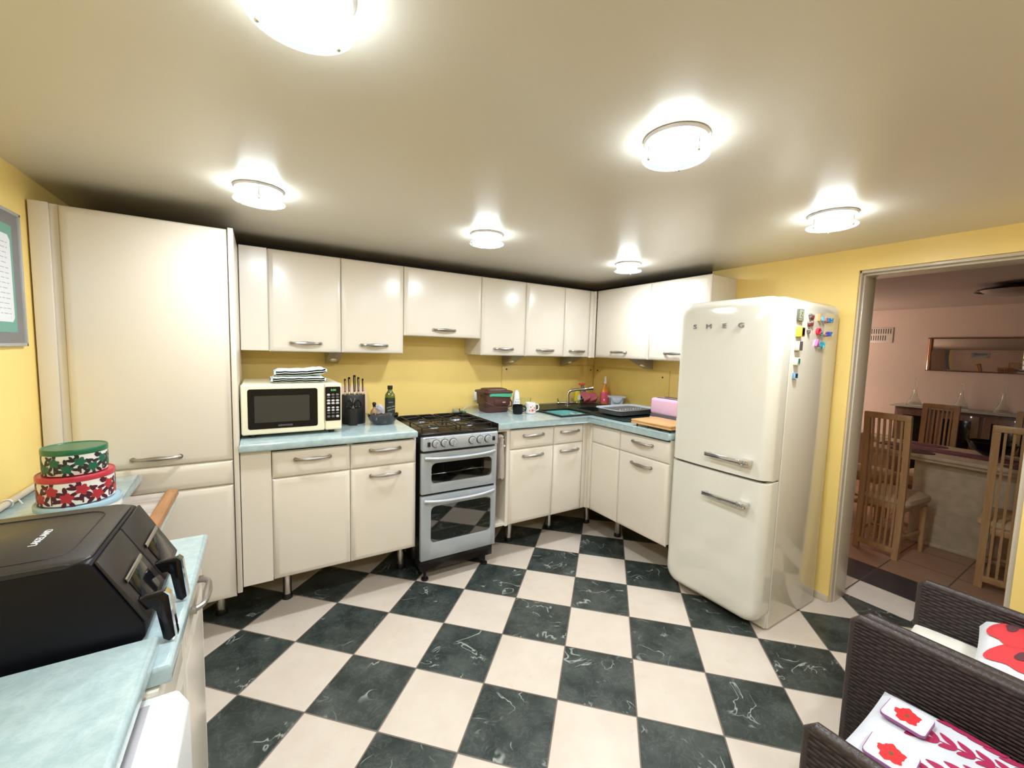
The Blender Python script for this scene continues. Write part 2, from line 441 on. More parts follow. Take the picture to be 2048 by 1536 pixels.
base_unit('R', -.768, -.3328, 'cream base cabinet with drawer and door, partly behind the fridge freezer',
    [('drawer', -.768, -.3328, ZG, ZT, .889), ('door', -.768, -.3328, ZB, ZG, .738)], [(.245, -.66)])
# corner post
cp = thing('corner_post', 'cream vertical corner post where the two rows of base cabinets meet', 'corner post', (-.02, -.02, ZB))
obj('post', MB().box((b6+.002, .003, ZB+.004), (-.006, .03, .948), .003).box((.003, -.038, ZB+.004), (.03, -.006, .948), .003).box((-.012, -.012, ZB+.004), (.028, .028, .948), .002), 'cream', cp)
leg(cp, .2, .2)
# open towel bay
tb = thing('towel_bay', 'narrow open cream bay between cooker and base cabinet where a tea towel hangs', 'cabinet', (-.79, .3, 0))
obj('side_panel', MB().box((-.857, .0, .25), (-.843, .58, .948)), 'cream', tb)
obj('side_panel', MB().box((-.762, .0, ZB), (-.7385, .58, .948)), 'cream', tb)
obj('bottom_panel', MB().box((-.843, .0, .25), (-.762, .58, .268)), 'cream', tb)
obj('back_panel', MB().box((-.843, .56, .268), (-.762, .575, .948)), 'carc', tb)
obj('top_rail', MB().box((-.843, .0, .93), (-.762, .02, .948)), 'cream', tb)
rl = MB().tube([(-.79, .52, .875), (-.79, .02, .875), (-.79, .008, .872)], .006, 10).ball((-.79, .006, .872), .009, 12)
obj('towel_rail', rl, 'white', tb)
rl = MB().tube([(-.775, .52, .825), (-.775, .02, .825)], .006, 10).ball((-.775, .012, .825), .009, 12)
obj('towel_rail', rl, 'white', tb)
# tall cupboard
tc = thing('tall_cupboard', 'tall cream cupboard standing floor to ceiling against the left wall', 'cupboard', (-2.64, .35, 0))
obj('body', MB().box((-2.915, FB+.001, .20), (-2.352, .60, 2.03)).box((-2.914, FB+.003, 2.0295), (-2.353, .599, 2.031), mi=1), ['carc', 'gapshade'], tc)  # dark top sheet added so the gap above stays in shade
f = MB().box((-2.999, .004, .9), (-2.942, .03, 2.04), .003)
f.box((-2.942, .014, .9), (-2.916, .034, 2.038), .002)
obj('filler_panel', f, 'cream', tc)
d = obj('door', panel('B', FB, -2.913, -2.351, .917, 2.035), 'cream', tc); handle(d, 'B', -.007, -2.637, .961)
obj('blank_panel', panel('B', FB, -2.913, -2.351, .793, .913), 'cream', tc)
obj('door', panel('B', FB, -2.913, -2.351, .20, .789), 'cream', tc)
obj('end_panel', MB().box((-2.3475, -.012, .222), (-2.3255, .70, 2.04), .002), 'cream', tc)
leg(tc, -2.435, .233, .21); leg(tc, -2.84, .233, .21)

# wall cabinets
YW, XW2, WB, WT, WS = .4557, .4262, 1.4507, 2.0599, 1.5794
def wall_unit(side, u0, u1, label, z0=WB, hz=1.505, filler=None, hx=None, end=None):
    g = .0015; base = (YW if side == 'B' else XW2)+FB
    loc = ((u0+u1)/2, .6, z0) if side == 'B' else (.58, (u0+u1)/2, z0)
    t = thing('wall_cabinet', label, 'cabinet', loc, 0, 'wall cabinets')
    lo, hi = (filler[0] if filler else u0)+.0005, u1-.0005
    if side == 'B': mb = MB().box((lo, base+.001, z0+.004), (hi, YB-.001, WT-.006))
    else: mb = MB().box((base+.001, lo, z0+.004), (XR-.001, hi, WT-.006))
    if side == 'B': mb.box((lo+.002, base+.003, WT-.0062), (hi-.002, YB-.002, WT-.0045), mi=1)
    else: mb.box((base+.003, lo+.002, WT-.0062), (XR-.002, hi-.002, WT-.0045), mi=1)  # dark sheet on top keeps the ceiling gap looking shaded
    obj('body', mb, ['cream', 'gapshade'], t)
    d = obj('door', panel(side, base, u0+g, u1-g, z0, WT), 'cream', t)
    handle(d, side, base-.019, (u0+u1)/2 if hx is None else hx, hz)
    if filler: obj('filler_panel', panel(side, base, filler[0]+g, filler[1]-g, z0+.004, WT, [(0, 0), (0, .012), (.002, .014)]), 'cream', t)
    return t
x1, x2, x3, x4, x5, x6, x7 = -2.1802, -1.7712, -1.3607, -.748, -.3331, .079, .372
wall_unit('B', x1, x2, 'cream wall cabinet above the microwave, with a blank filler strip on its left', filler=(-2.3234, x1), hx=-1.981)
wall_unit('B', x2, x3, 'cream wall cabinet above the knife block and olive oil bottle', hx=-1.565)
wall_unit('B', x3, x4, 'short wide cream wall cabinet directly over the cooker', z0=WS, hz=1.632, hx=-1.061)
wall_unit('B', x4, x5, 'cream wall cabinet above the brown food waste caddy', hx=-.548)
wall_unit('B', x5, x6, 'cream wall cabinet above the mugs and the left side of the sink', hx=-.133)
wall_unit('B', x6, x7, 'narrow cream wall cabinet above the tap, next to the upper corner post', hx=.222)
wall_unit('R', -.1813, .428, 'wide cream wall cabinet on the right wall above the dish rack', hx=.121)
wall_unit('R', -.6977, -.1813, 'cream wall cabinet at the end of the right wall, half hidden by the fridge', hx=-.44)
solo('corner_post', MB().box((x7+.002, YW-.004, WB-.004), (.425, YW+.03, WT-.003), .003).box((.405, .43, WB-.002), (.4262, YW+.02, WT-.003), .002), 'cream',
     'slim cream post filling the inner corner between the wall cabinets', 'corner post', (.40, .46, WB))

# ------------------------------------------------------------------ worktops
ZW0, ZW = .950, .993
def round_front(pts, z0, z1):      # polygon slab with rounded upper and lower front
    t = bmesh.new(); lo = [t.verts.new((x, y, z0)) for x, y in pts]; hi = [t.verts.new((x, y, z1)) for x, y in pts]
    t.faces.new(lo[::-1]); t.faces.new(hi); n = len(pts)
    for i in range(n): t.faces.new((lo[i], lo[(i+1) % n], hi[(i+1) % n], hi[i]))
    bmesh.ops.bevel(t, geom=[e for e in t.edges if abs(e.verts[0].co.z-e.verts[1].co.z) < 1e-6], offset=.011, segments=4, profile=.5, affect='EDGES')
    return MB().add(t)
solo('worktop', round_front([(-2.3245, -.035), (-1.4165, -.035), (-1.4165, YB-.001), (-2.3245, YB-.001)], ZW0, ZW), 'worktop',
     'pale green laminate worktop carrying the microwave and knife block', 'worktop', (-1.87, .36, ZW0), 'pale green worktops')
# right L worktop with the sink cut-out
sx0, sx1, sy0, sy1 = -.262, .66, .022, .66            # left arm of the corner sink
rx0, rx1, ry0 = .045, .62, -.392                       # right arm (drainer)
pts = [(-.853, -.035), (-.045, -.035), (-.035, -.045), (-.035, -.772), (XR-.001, -.772), (XR-.001, YB-.001), (-.853, YB-.001)]
L = round_front(pts, ZW0, ZW)
wt = solo('worktop', L, 'worktop', 'pale green L-shaped laminate worktop holding the sink, mugs and toaster', 'worktop', (.1, .36, ZW0), 'pale green worktops')
solo('worktop_edge_strip', MB().box((-.860, -.03, .957), (-.8535, .60, .999), .002, mi=0).box((-.861, -.036, .948), (-.852, -.0355, .999), mi=0), 'enamel',
     'black metal edging strip along the cooker end of the L-shaped worktop', 'edging strip', (-.857, .2, .957))
solo('green_clip', MB().box((-.885, .475, ZW+.004), (-.855, .54, ZW+.016), .003).box((-.885, .535, ZW+.004), (-.88, .55, ZW+.03), .002), mat('green_plastic', (.02, .13, .07), .4),
     'small dark green plastic clip at the back corner beside the cooker', 'clip', (-.87, .5, ZW+.004))

# cut the bowls out of the worktop by boolean-free rebuild: the sink stands 4 mm proud and its bowls are open boxes below, so open the slab
def cut(o, boxes):
    bm = bmesh.new(); bm.from_mesh(o.data); L0 = o.location
    for (a, b, c, d) in boxes:
        for ax, v in ((0, a), (0, b), (1, c), (1, d)):
            no = Vector((1, 0, 0)) if ax == 0 else Vector((0, 1, 0)); co = Vector((v, 0, 0)) if ax == 0 else Vector((0, v, 0))
            bmesh.ops.bisect_plane(bm, geom=bm.verts[:]+bm.edges[:]+bm.faces[:], plane_co=co-L0, plane_no=no)
        dead = [f for f in bm.faces if a+1e-4 < f.calc_center_median().x+L0.x < b-1e-4 and c+1e-4 < f.calc_center_median().y+L0.y < d-1e-4]
        bmesh.ops.delete(bm, geom=dead, context='FACES')
    bm.to_mesh(o.data); bm.free()
BOWL1 = (-.225, .085, .065, .37); BOWL2 = (.17, .36, .14, .36)
cut(wt, [BOWL1, BOWL2])

# ------------------------------------------------------------------ sink
M['sink'] = mat('dark_green_composite', (.010, .020, .017), .42, spec=.3, var=.25, vscale=60)
sk = thing('corner_sink', 'dark green composite corner sink with drainer set in the L-shaped worktop', 'sink', (.15, .2, ZW))
s = MB(); z1 = ZW+.007
def ring(mb, outer, inner, z0, z1):   # flat frame between two rectangles
    (a, b, c, d), (e, f, g, h_) = outer, inner
    for q in ((a, e, c, d), (f, b, c, d), (e, f, c, g), (e, f, h_, d)):
        if q[1]-q[0] > 1e-4 and q[3]-q[2] > 1e-4: mb.box((q[0], q[2], z0), (q[1], q[3], z1))
ring(s, (sx0, .125, sy0, .47), BOWL1, ZW+.0005, z1)
ring(s, (.125, .60, sy0+.002, .47), BOWL2, ZW+.0005, z1)
s.prism([(-.262, .47), (.60, .47), (.60, .56), (.40, .66), (-.10, .66), (-.262, .60)], 2, ZW+.0005, z1)
s.prism([(rx0, sy0+.002), (rx0, ry0+.07), (rx0+.10, ry0), (rx1, ry0), (rx1, sy0+.002)], 2, ZW+.0005, z1, bev=.002)
for k in range(8): s.tube([(rx0+.12+k*.055, -.02, z1), (rx0+.12+k*.055, ry0+.06, z1)], .003, 6)
s.tube([(sx0, sy0, z1-.001), (sx0, .60, z1-.001)], .006, 8); s.tube([(sx0, sy0, z1-.001), (rx0, sy0, z1-.001)], .006, 8)
s.tube([(rx0, sy0, z1-.001), (rx0, ry0+.07, z1-.001), (rx0+.10, ry0, z1-.001), (rx1, ry0, z1-.001)], .006, 8)
obj('sink_top', s, 'sink', sk)
for nm, (a, b, c, d), dp in (('sink_bowl', BOWL1, .16), ('sink_bowl', BOWL2, .13)):
    q = MB(); zb = ZW-dp; th = .006
    q.box((a-th, c-th, zb-th), (b+th, d+th, zb), .002)
    q.box((a-th, c-th, zb), (a, d+th, ZW+.004)); q.box((b, c-th, zb), (b+th, d+th, ZW+.004)); q.box((a, c-th, zb), (b, c, ZW+.004)); q.box((a, d, zb), (b, d+th, ZW+.004))
    q.cyl(((a+b)/2, (c+d)/2, zb), ((a+b)/2, (c+d)/2, zb+.002), .03, seg=20)
    obj(nm, q, 'sink', sk)
# washing-up bowl
M['aqua'] = mat('aqua_plastic', (.25, .66, .62), .35)
wb = MB()
def bowl_f(u, v):
    a = 2*PI*v; k = .82+.18*u
    cx, cy = (BOWL1[0]+BOWL1[1])/2, (BOWL1[2]+BOWL1[3])/2
    ca, sa = math.cos(a), math.sin(a); e = 4
    rr = (abs(ca)**e+abs(sa)**e)**(-1/e)
    return (cx+.148*rr*ca*k, cy+.146*rr*sa*k, ZW-.14+.135*u)
wb.grid(bowl_f, 8, 40, thick=.003); wb.box((-.18, .11, ZW-.142), (.04, .33, ZW-.139))
solo('washing_up_bowl', wb, 'aqua', 'aqua plastic washing-up bowl inside the sink', 'bowl', (-.07, .217, ZW-.142))
solo('dish_water', MB().grid(lambda u, v: (-.195+.25*u, .095+.245*v, ZW-.03+.012*math.sin(3*u+2*v)), 10, 10, thick=.003), mat('aqua_cloth', (.42, .72, .69), .6, bump=.3, bscale=40),
     'aqua dishcloth spread in the washing-up bowl', 'dishcloth', (-.07, .217, ZW-.03))
solo('dishcloth', MB().grid(lambda u, v: (.005+.07*u+.01*math.sin(7*v), .10+.17*v, ZW-.018+.01*math.sin(9*v)*math.sin(5*u)), 8, 14, thick=.004), 'whitef',
     'white dishcloth bunched at the right side of the washing-up bowl', 'dishcloth', (.04, .18, ZW-.02))

# ------------------------------------------------------------------ tap
tp = thing('mixer_tap', 'chrome mixer tap with angled swivel spout behind the sink', 'tap', (.185, .50, ZW+.007))
tx, ty = .185, .50
obj('tap_body', MB().cyl((tx, ty, ZW+.0065), (tx, ty, ZW+.012), .026, seg=24).cyl((tx, ty, ZW+.007), (tx, ty, ZW+.075), .017, .014, 24)
    .tube([(tx-.085, ty+.02, ZW+.035), (tx+.085, ty-.02, ZW+.035)], .012, 14).ball((tx-.09, ty+.021, ZW+.035), .016, 14).ball((tx+.09, ty-.021, ZW+.035), .016, 14), 'chrome', tp)
sp = [(tx, ty, ZW+.06), (tx, ty, ZW+.115), (tx+.006, ty-.004, ZW+.138), (tx+.02, ty-.015, ZW+.150), (tx+.05, ty-.04, ZW+.158), (tx+.13, ty-.11, ZW+.172)]
obj('spout', MB().tube(sp, [.0145, .0135, .0135, .0135, .0135, .0125], 14).cyl((tx+.10, ty-.083, ZW+.166), (tx+.172, ty-.146, ZW+.182), .0135, .0165, 16, bev=.002), 'chrome', tp)
for sgn in (-1, 1):
    bx, by = tx+sgn*.09, ty-sgn*.021
    obj('lever', MB().tube([(bx, by, ZW+.04), (bx+sgn*.022, by-.02, ZW+.062), (bx+sgn*.05, by-.045, ZW+.085)], [.006, .0045, .0035], 10), 'chrome', tp)

# ------------------------------------------------------------------ splashback boards
def board(side, u0, u1, z0, z1, label, screws):
    base = YB if side == 'B' else XR
    loc = ((u0+u1)/2, YB-.006, z0) if side == 'B' else (XR-.006, (u0+u1)/2, z0)
    t = thing('splashback_board', label, 'splashback', loc, 0, 'yellow splashback boards')
    P = pmap(side, base)
    a, b = P(u0, z0, .001), P(u1, z1, .010)
    obj('board', MB().box(tuple(map(min, a, b)), tuple(map(max, a, b)), .0015), 'yboard', t)
    for (u, z) in screws: obj('screw', MB().cyl(P(u, z, .0095), P(u, z, .0125), .0085, .007, 14), mat('screw_brown', (.06, .035, .02), .5), t)
board('B', -.379, XR-.012, ZW+.001, 1.362, 'yellow painted board screwed to the back wall behind the tap', [(-.335, 1.325), (.675, 1.315)])
board('R', -.178, YB-.012, ZW+.001, 1.357, 'yellow painted board screwed to the right wall behind the dish rack', [(.69, 1.315), (-.11, 1.30)])

# ------------------------------------------------------------------ under cabinet lights
M['lens'] = mat('frosted_lens', (.75, .74, .7), .25)
M['spotm'] = mat('spot_grey', (.30, .28, .25), .35, metal=.7)
def under_light(label, side, u):
    # wedge box: the face tilted to the user carries a round lens
    loc = (u, .60, 1.40) if side == 'B' else (.57, u, 1.40)
    t = thing('under_cabinet_spotlight', label, 'spotlight', loc, 0, 'wedge spotlights under the wall cabinets')
    pr = [(0, 1.4505), (.0, 1.447), (.205, 1.368), (.225, 1.368), (.225, 1.4505)]
    w2 = .042
    mb = MB()
    if side == 'B': mb.prism([(.475+d, z) for d, z in pr], 0, u-w2, u+w2, bev=.002)
    else: mb.prism([(.445+d*.95, z) for d, z in pr], 1, u-w2, u+w2, bev=.002)
    obj('housing', mb, 'spotm', t)
    q = .62; dz = 1.447-(.079)*q; n = Vector((0, -.079, -.205)).normalized() if side == 'B' else Vector((-.079, 0, -.205)).normalized()
    c = Vector((u, .475+.205*q, dz)) if side == 'B' else Vector((.445+.195*q, u, dz))
    obj('lens', MB().cyl(c-n*.001, c+n*.004, .025, .023, 24).cyl(c+n*.003, c+n*.007, .014, .012, 20, mi=1), ['chrome', 'lens'], t)
under_light('grey wedge spotlight beneath the wall cabinets above the microwave', 'B', -1.80)
under_light('grey wedge spotlight beneath the wall cabinets above the food waste caddy', 'B', -.37)
under_light('grey wedge spotlight beneath the wall cabinets above the tap', 'B', .275)
under_light('grey wedge spotlight beneath the right wall cabinets above the dish rack', 'R', -.01)
# ------------------------------------------------------------------ cooker
ck = thing('gas_cooker', 'silver free-standing gas cooker with black hob and two oven doors', 'cooker', (-1.13, .25, 0))
CX0, CX1, CY = -1.395, -.865, -.04
obj('body', MB().box((CX0+.004, -.012, .09), (CX1-.004, .54, .95), .004), 'enamel', ck)
obj('plinth', MB().box((CX0+.008, -.02, .075), (CX1-.008, .02, .155), .002), 'enamel', ck)
for x in (CX0+.05, CX1-.05):
    for y in (.015, .48):
        obj('foot', MB().cyl((x, y, 0), (x, y, .012), .024, seg=20, bev=.003).cyl((x, y, .01), (x, y, .09), .010), 'black', ck)
h = MB().box((CX0-.002, -.045, .952), (CX1+.002, .545, .972), .006, 3)
h.box((CX0+.02, -.01, .966), (CX1-.02, .50, .9735), .002)
h.box((CX0, .515, .97), (CX1, .545, .992), .004)
obj('hob', h, 'enamel', ck)
bs = [(-1.26, .12, .036), (-1.0, .12, .028), (-1.26, .36, .028), (-1.0, .36, .044)]
for x, y, r in bs:
    obj('burner', MB().cyl((x, y, .973), (x, y, .984), r*.95, r*.8, 28).cyl((x, y, .984), (x, y, .990), r*.72, r*.66, 28, mi=1, bev=.001), ['silver2', 'iron'], ck)
for xa, xb in ((-1.385, -1.135), (-1.125, -.875)):
    g = MB(); zt = .999; r = .0042
    g.tube([(xa+.01, .01, zt), (xb-.01, .01, zt), (xb-.01, .485, zt), (xa+.01, .485, zt)], r, 8, closed=True)
    g.tube([(xa+.01, .2475, zt), (xb-.01, .2475, zt)], r, 8)
    xm = (xa+xb)/2
    for yc in (.125, .365):
        for a in range(4):
            dx, dy = [(1, 0), (-1, 0), (0, 1), (0, -1)][a]
            g.tube([(xm+dx*.028, yc+dy*.028, zt+.006), (xm+dx*.07, yc+dy*.07, zt+.004), (xm+dx*(.115 if dx else 0), yc+dy*(.118 if dy else 0), zt)], r, 8)
    for x in (xa+.01, xb-.01):
        for y in (.01, .2475, .485): g.cyl((x, y, .972), (x, y, zt), .005, seg=8)
    obj('pan_support', g, 'iron', ck)
cpn = obj('control_panel', MB().box((CX0, -.058, .862), (CX1, -.012, .951), .010, 4).box((CX0+.045, -.0595, .874), (CX1-.045, -.057, .938), .0008, mi=1), ['silver', 'silver2'], ck)
for x in (-1.309, -1.252, -1.195, -1.06, -1.003, -.945):
    k = MB().cyl((x, -.0585, .908), (x, -.062, .908), .0265, seg=32, mi=1).cyl((x, -.061, .908), (x, -.074, .908), .0235, .0215, 32, bev=.002)
    k.box((x-.0045, -.088, .908-.021), (x+.0045, -.072, .908+.021), .003).box((x-.001, -.0888, .908+.004), (x+.001, -.0875, .908+.019), mi=1)
    obj('knob', k, ['silver2', 'black'], cpn)
for x in (-1.354, -.900):
    obj('push_button', MB().box((x-.009, -.064, .892), (x+.009, -.0575, .921), .002), 'black', cpn)
tx_ = MB().text('NEW WORLD', .010, .0003, FY(-1.345, -.0584, .944))
for x in (-1.309, -1.252, -1.195, -1.06, -1.003, -.945): tx_.box((x-.003, -.0588, .9435), (x+.003, -.0582, .9455)).box((x-.003, -.0588, .866), (x+.003, -.0582, .8675))
obj('lettering', tx_, 'black', cpn)
def oven_door(z0, z1, wz0, wz1, racks):
    d = MB()
    fr = MB(); t = bmesh.new()
    out = [(CX0, z0), (CX1, z0), (CX1, z1), (CX0, z1)]
    # frame as four slabs around the window plus rounded window corners
    wx0, wx1 = -1.330, -.903; yb, yf = -.014, -.046
    d.box((CX0, yf, z0), (wx0, yb, z1), .004); d.box((wx1, yf, z0), (CX1, yb, z1), .004)
    d.box((wx0-.006, yf, z0), (wx1+.006, yb, wz0), .004); d.box((wx0-.006, yf, wz1), (wx1+.006, yb, z1), .004)
    rr = .028
    for (cx, cz, sx, sz) in ((wx0, wz0, 1, 1), (wx1, wz0, -1, 1), (wx1, wz1, -1, -1), (wx0, wz1, 1, -1)):
        P = [(cx-sx*.004, cz-sz*.004), (cx+sx*rr, cz-sz*.004)]+[(cx+sx*rr-sx*rr*math.sin(a), cz+sz*rr-sz*rr*math.cos(a)) for a in [i*PI/12 for i in range(7)]]+[(cx-sx*.004, cz+sz*rr)]
        d.prism(P, 1, yf+.0008, yb)
    dr = obj('oven_door', d, 'silver', ck)
    obj('window', MB().box((wx0-.01, -.038, wz0-.01), (wx1+.01, -.034, wz1+.01)), 'tintglass', dr)
    # cavity liner behind the glass and racks
    hz = z1-.032; n = 14; pts = []; rs = []
    for i in range(n+1):
        s = -1+2*i/n
        pts.append((( CX0+CX1)/2+s*.245, yf-.004-.03*(1-abs(s)**3.5), hz+.004-.006*(1-s*s))); rs.append(.0105)
    obj('handle', MB().tube(pts, rs, 12), 'silver2', dr)
    return dr
M['tintglass'] = mat('tinted_glass', (.30, .31, .29), .02, trans=1, ior=1.65, coat=1, coatr=.02)
oven_door(.588, .846, .650, .780, 1)
oven_door(.158, .573, .266, .503, 2)
# cavities: dark liners set into the body front
M['cavity'] = mat('oven_cavity', (.03, .031, .029), .35)
for (z0, z1) in ((.62, .81), (.20, .54)):
    q = MB().box((-1.35, -.0135, z0), (-.88, -.0125, z1))
    obj('oven_liner', q, 'cavity', ck)
for z in (.705, .437, .335):
    rk = MB().tube([(-1.325, -.022, z), (-.908, -.022, z)], .0022, 8)
    for k in range(0, 9): rk.tube([(-1.32+k*.05, -.0225, z+.004), (-1.29+k*.05, -.0225, z+.004)], .0012, 6)
    obj('oven_rack', rk, 'chrome', ck)
# tea towel
M['check'] = mat('checked_towel', (.8, .7, .6), .9, bump=.3, bscale=120)
hh = N(M['check']); P_ = hh.new('ShaderNodeTexCoord').outputs['Object']; sx_ = hh.new('ShaderNodeSeparateXYZ'); hh.put(sx_.inputs[0], P_)
def line(v, per, w): return hh.math('LESS_THAN', hh.math('FRACT', hh.math('DIVIDE', v, per)), w)
lx = line(hh.math('ADD', sx_.outputs[0], sx_.outputs[1]), .011, .3); lz = line(sx_.outputs[2], .011, .3)
hh.put(hh.b.inputs['Base Color'], hh.mix(hh.math('MULTIPLY', hh.math('ADD', lx, lz), .5), rgba((.86, .80, .72)), rgba((.66, .50, .38))))
tw = MB()
def towf(u, v):
    a = 2*PI*u; k = .72+.28*(1-math.exp(-6*v)); w = .027+.004*math.sin(3*v+1)
    x = -.800+w*k*math.cos(a)*(1+.18*math.sin(3*a+2*v))+.006*v
    y = .030+.042*math.sin(a)*k*(1+.2*math.cos(4*a+3*v))
    return (x, y, .897-.30*v+.006*math.sin(5*a)*v)
tw.grid(towf, 40, 24, thick=.002); tw.ball((-.800, .030, .892), (.021, .034, .014), 16)
solo('tea_towel', tw, 'check', 'beige checked tea towel hanging on the rail in the narrow bay', 'tea towel', (-.79, .1, .6))

# ------------------------------------------------------------------ microwave
M['mw'] = mat('cream_microwave', (.84, .77, .56), .25, coat=.2)
mw = thing('microwave_oven', 'cream microwave oven with black window and keypad on the left worktop', 'microwave', (-2.07, .33, ZW))
mx0, mx1, my, mz0, mz1 = -2.318, -1.828, .10, 1.012, 1.282
obj('casing', MB().box((mx0+.004, my+.03, mz0+.004), (mx1-.004, my+.44, mz1-.003), .006), 'mw', mw)
fd = MB().box((mx0, my, mz0), (-1.918, my+.031, mz1), .010, 4)
dd = obj('door', fd, 'mw', mw)
obj('window', MB().prism([(x-2.1215, z+1.149) for x, z in rrect(.333, .214, .012)], 1, my-.0015, my+.01).prism([(x-2.127, z+1.148) for x, z in rrect(.262, .143, .003)], 1, my-.0022, my, mi=1), ['gblack', mat('window_mesh', (.035, .034, .029), .3)], dd)
obj('lettering', MB().text('KENWOOD', .013, .0003, FY(-2.115, my-.0024, 1.057)), mat('grey_print', (.25, .25, .27), .4), dd)
pn = obj('control_panel', MB().box((-1.917, my, mz0), (mx1, my+.031, mz1), .010, 4), 'mw', mw)
kp = MB().prism([(x-1.875, z+1.1635) for x, z in rrect(.081, .196, .006)], 1, my-.0015, my+.01)
kpo = obj('keypad', kp, 'gblack', pn)
M['key'] = mat('grey_key', (.55, .54, .55), .35); M['keyd'] = mat('dark_key', (.13, .13, .13), .35)
zs = [1.215, 1.200, 1.182, 1.166, 1.141, 1.126, 1.110, 1.090]
for r, z in enumerate(zs):
    for c in range(3):
        x = -1.898+c*.0235; big = r in (2, 3); rr = (.0098, .0062) if big else ((.0085, .0055) if r in (4, 5) else (.009, .007 if r in (0, 7) else .004))
        obj('key', MB().ball((x, my-.0012, z), (rr[0], .0022, rr[1]), 12), 'key' if r in (2, 3, 4, 5) or (r == 7 and c == 2) or (r == 0 and c == 0) else 'keyd', kpo)
obj('clock_display', MB().text('0:00', .016, .0003, FY(-1.872, my-.002, 1.242)), mat('green_led', (.1, .35, .1), .5, emit=(.25, .7, .2), es=.35), kpo)
for x in (mx0+.05, mx1-.05):
    for y in (my+.05, my+.38): obj('foot', MB().cyl((x, y, ZW), (x, y, mz0+.006), .016, seg=16), 'black', mw)
# folded oven cloths on the microwave
M['mint'] = mat('pale_mint_towel', (.74, .83, .80), .9, bump=.4, bscale=160, var=.03, vscale=30)
def folded(z0, h, x0, x1, y0, y1, lift, name_label):
    mb = MB()
    for k in range(1):
        def f(u, v, k=k):
            a = 2*PI*v; w = (x1-x0)/2; d = (y1-y0)/2; e = 5
            return None
        zz = z0+h*k/2
        t = bmesh.new(); bmesh.ops.create_cube(t, size=1); bmesh.ops.subdivide_edges(t, edges=t.edges[:], cuts=9, use_grid_fill=True)
        for v in t.verts:
            x, y, z = v.co
            e = max(abs(x), abs(y))*2
            th = 1-.35*max(0, e-.8)/.2
            X = (x0+x1)/2+x*(x1-x0)*(1-.02*k); Y = (y0+y1)/2+y*(y1-y0)
            Z = zz+h/2+z*h*th*.98+lift(x)*(h/.04)+.0015*math.sin(23*x+9*y+k)
            v.co = (X, Y, Z)
        bmesh.ops.bevel(t, geom=[e for e in t.edges if len(e.link_faces) == 2 and e.calc_face_angle(0) > .9], offset=.010, segments=4, affect='EDGES')
        mb.add(t)
    solo('folded_oven_glove', mb, 'mint', name_label, 'oven glove', ((x0+x1)/2, (y0+y1)/2, z0), 'folded oven gloves on the microwave', ang=70)
folded(1.2805, .036, -2.18, -1.90, .16, .36, lambda x: .0, 'pale mint folded oven glove lying directly on the microwave')
folded(1.3175, .038, -2.165, -1.895, .165, .36, lambda x: .012*max(0, x)**1.3*3, 'pale mint folded oven glove on top, its right end curling up')

# ------------------------------------------------------------------ knife block, knives, scissors
kb = thing('knife_block', 'oval black knife block between the microwave and the fruit bowl', 'knife block', (-1.712, .37, ZW))
kcx, kcy = -1.712, .375
kbm = MB().lathe([(.071, 0), (.073, .004), (.072, .185), (.069, .190), (.06, .191)], (kcx, kcy, ZW+.0005), 40, sy=.72)
obj('body', kbm, 'black', kb)
obj('scissor_sleeve', MB().prism(rrect(.052, .045, .012, cx=kcx-.018, cy=kcy-.072), 2, ZW+.0005, ZW+.105, bev=.002), 'black', kb)
for i, (dx, top, wd) in enumerate(((-.056, .293, .011), (-.027, .302, .014), (.002, .317, .016), (.030, .302, .014), (.053, .293, .011))):
    dy = -.01+.02*(i % 2)
    k = thing('kitchen_knife', 'black-handled kitchen knife standing in the knife block, ' + ['first', 'second', 'tallest, in the middle', 'fourth', 'last'][i] + (' from the left' if i != 2 else ''), 'knife', (kcx+dx, kcy+dy, ZW+.19), 0, 'knives in the block')
    x, y = kcx+dx, kcy+dy-.015
    obj('knife_handle', MB().tube([(x, y, ZW+.208), (x, y, ZW+.25), (x-.001, y, ZW+top-.005), (x-.001, y, ZW+top)], [wd*.42, wd*.5, wd*.52, wd*.45], 12), 'gblack', k)
    obj('bolster', MB().tube([(x, y, ZW+.1915), (x, y, ZW+.2), (x, y, ZW+.209)], [wd*.62, wd*.6, wd*.44], 12).cyl((x-.001, y, ZW+top-.001), (x-.001, y, ZW+top+.002), wd*.42, seg=12).tube([(x, y-wd*.45, ZW+.215), (x, y-wd*.5, ZW+top-.012)], .0022, 6), 'chrome', k)
sc_ = thing('scissors', 'black-handled scissors in the sleeve at the front of the knife block', 'scissors', (kcx-.018, kcy-.085, ZW+.11))
for sx in (-1, 1):
    obj('finger_loop', MB().tube([(kcx-.018+sx*.027+.021*math.cos(a), kcy-.088, ZW+.137+.022*math.sin(a)) for a in [2*PI*i/18 for i in range(18)]], .0055, 8, closed=True), 'gblack', sc_)
obj('blades', MB().tube([(kcx-.034, kcy-.086, ZW+.175), (kcx-.014, kcy-.086, ZW+.108)], .003, 8).tube([(kcx-.006, kcy-.082, ZW+.175), (kcx-.024, kcy-.082, ZW+.108)], .003, 8), 'steel', sc_)
# round-cornered board leaning behind
cbm = MB().prism([(-1.655+x, z) for x, z in rrect(.185, .225, .05, 8, cy=ZW+.1135)], 1, 0, .014, bev=.002)
cbm2 = MB(); cbm2.add(cbm.bm, 0, TR(0, .655, 0) @ TR(0, 0, ZW) @ RX(-.22) @ TR(0, 0, -ZW))
solo('chopping_board', cbm2, wood_mat('pale_pink_wood', (.66, .45, .30), (.72, .52, .37), 12, 2), 'pale wooden chopping board with rounded corners leaning on the wall behind the knife block', 'chopping board', (-1.655, .66, ZW))
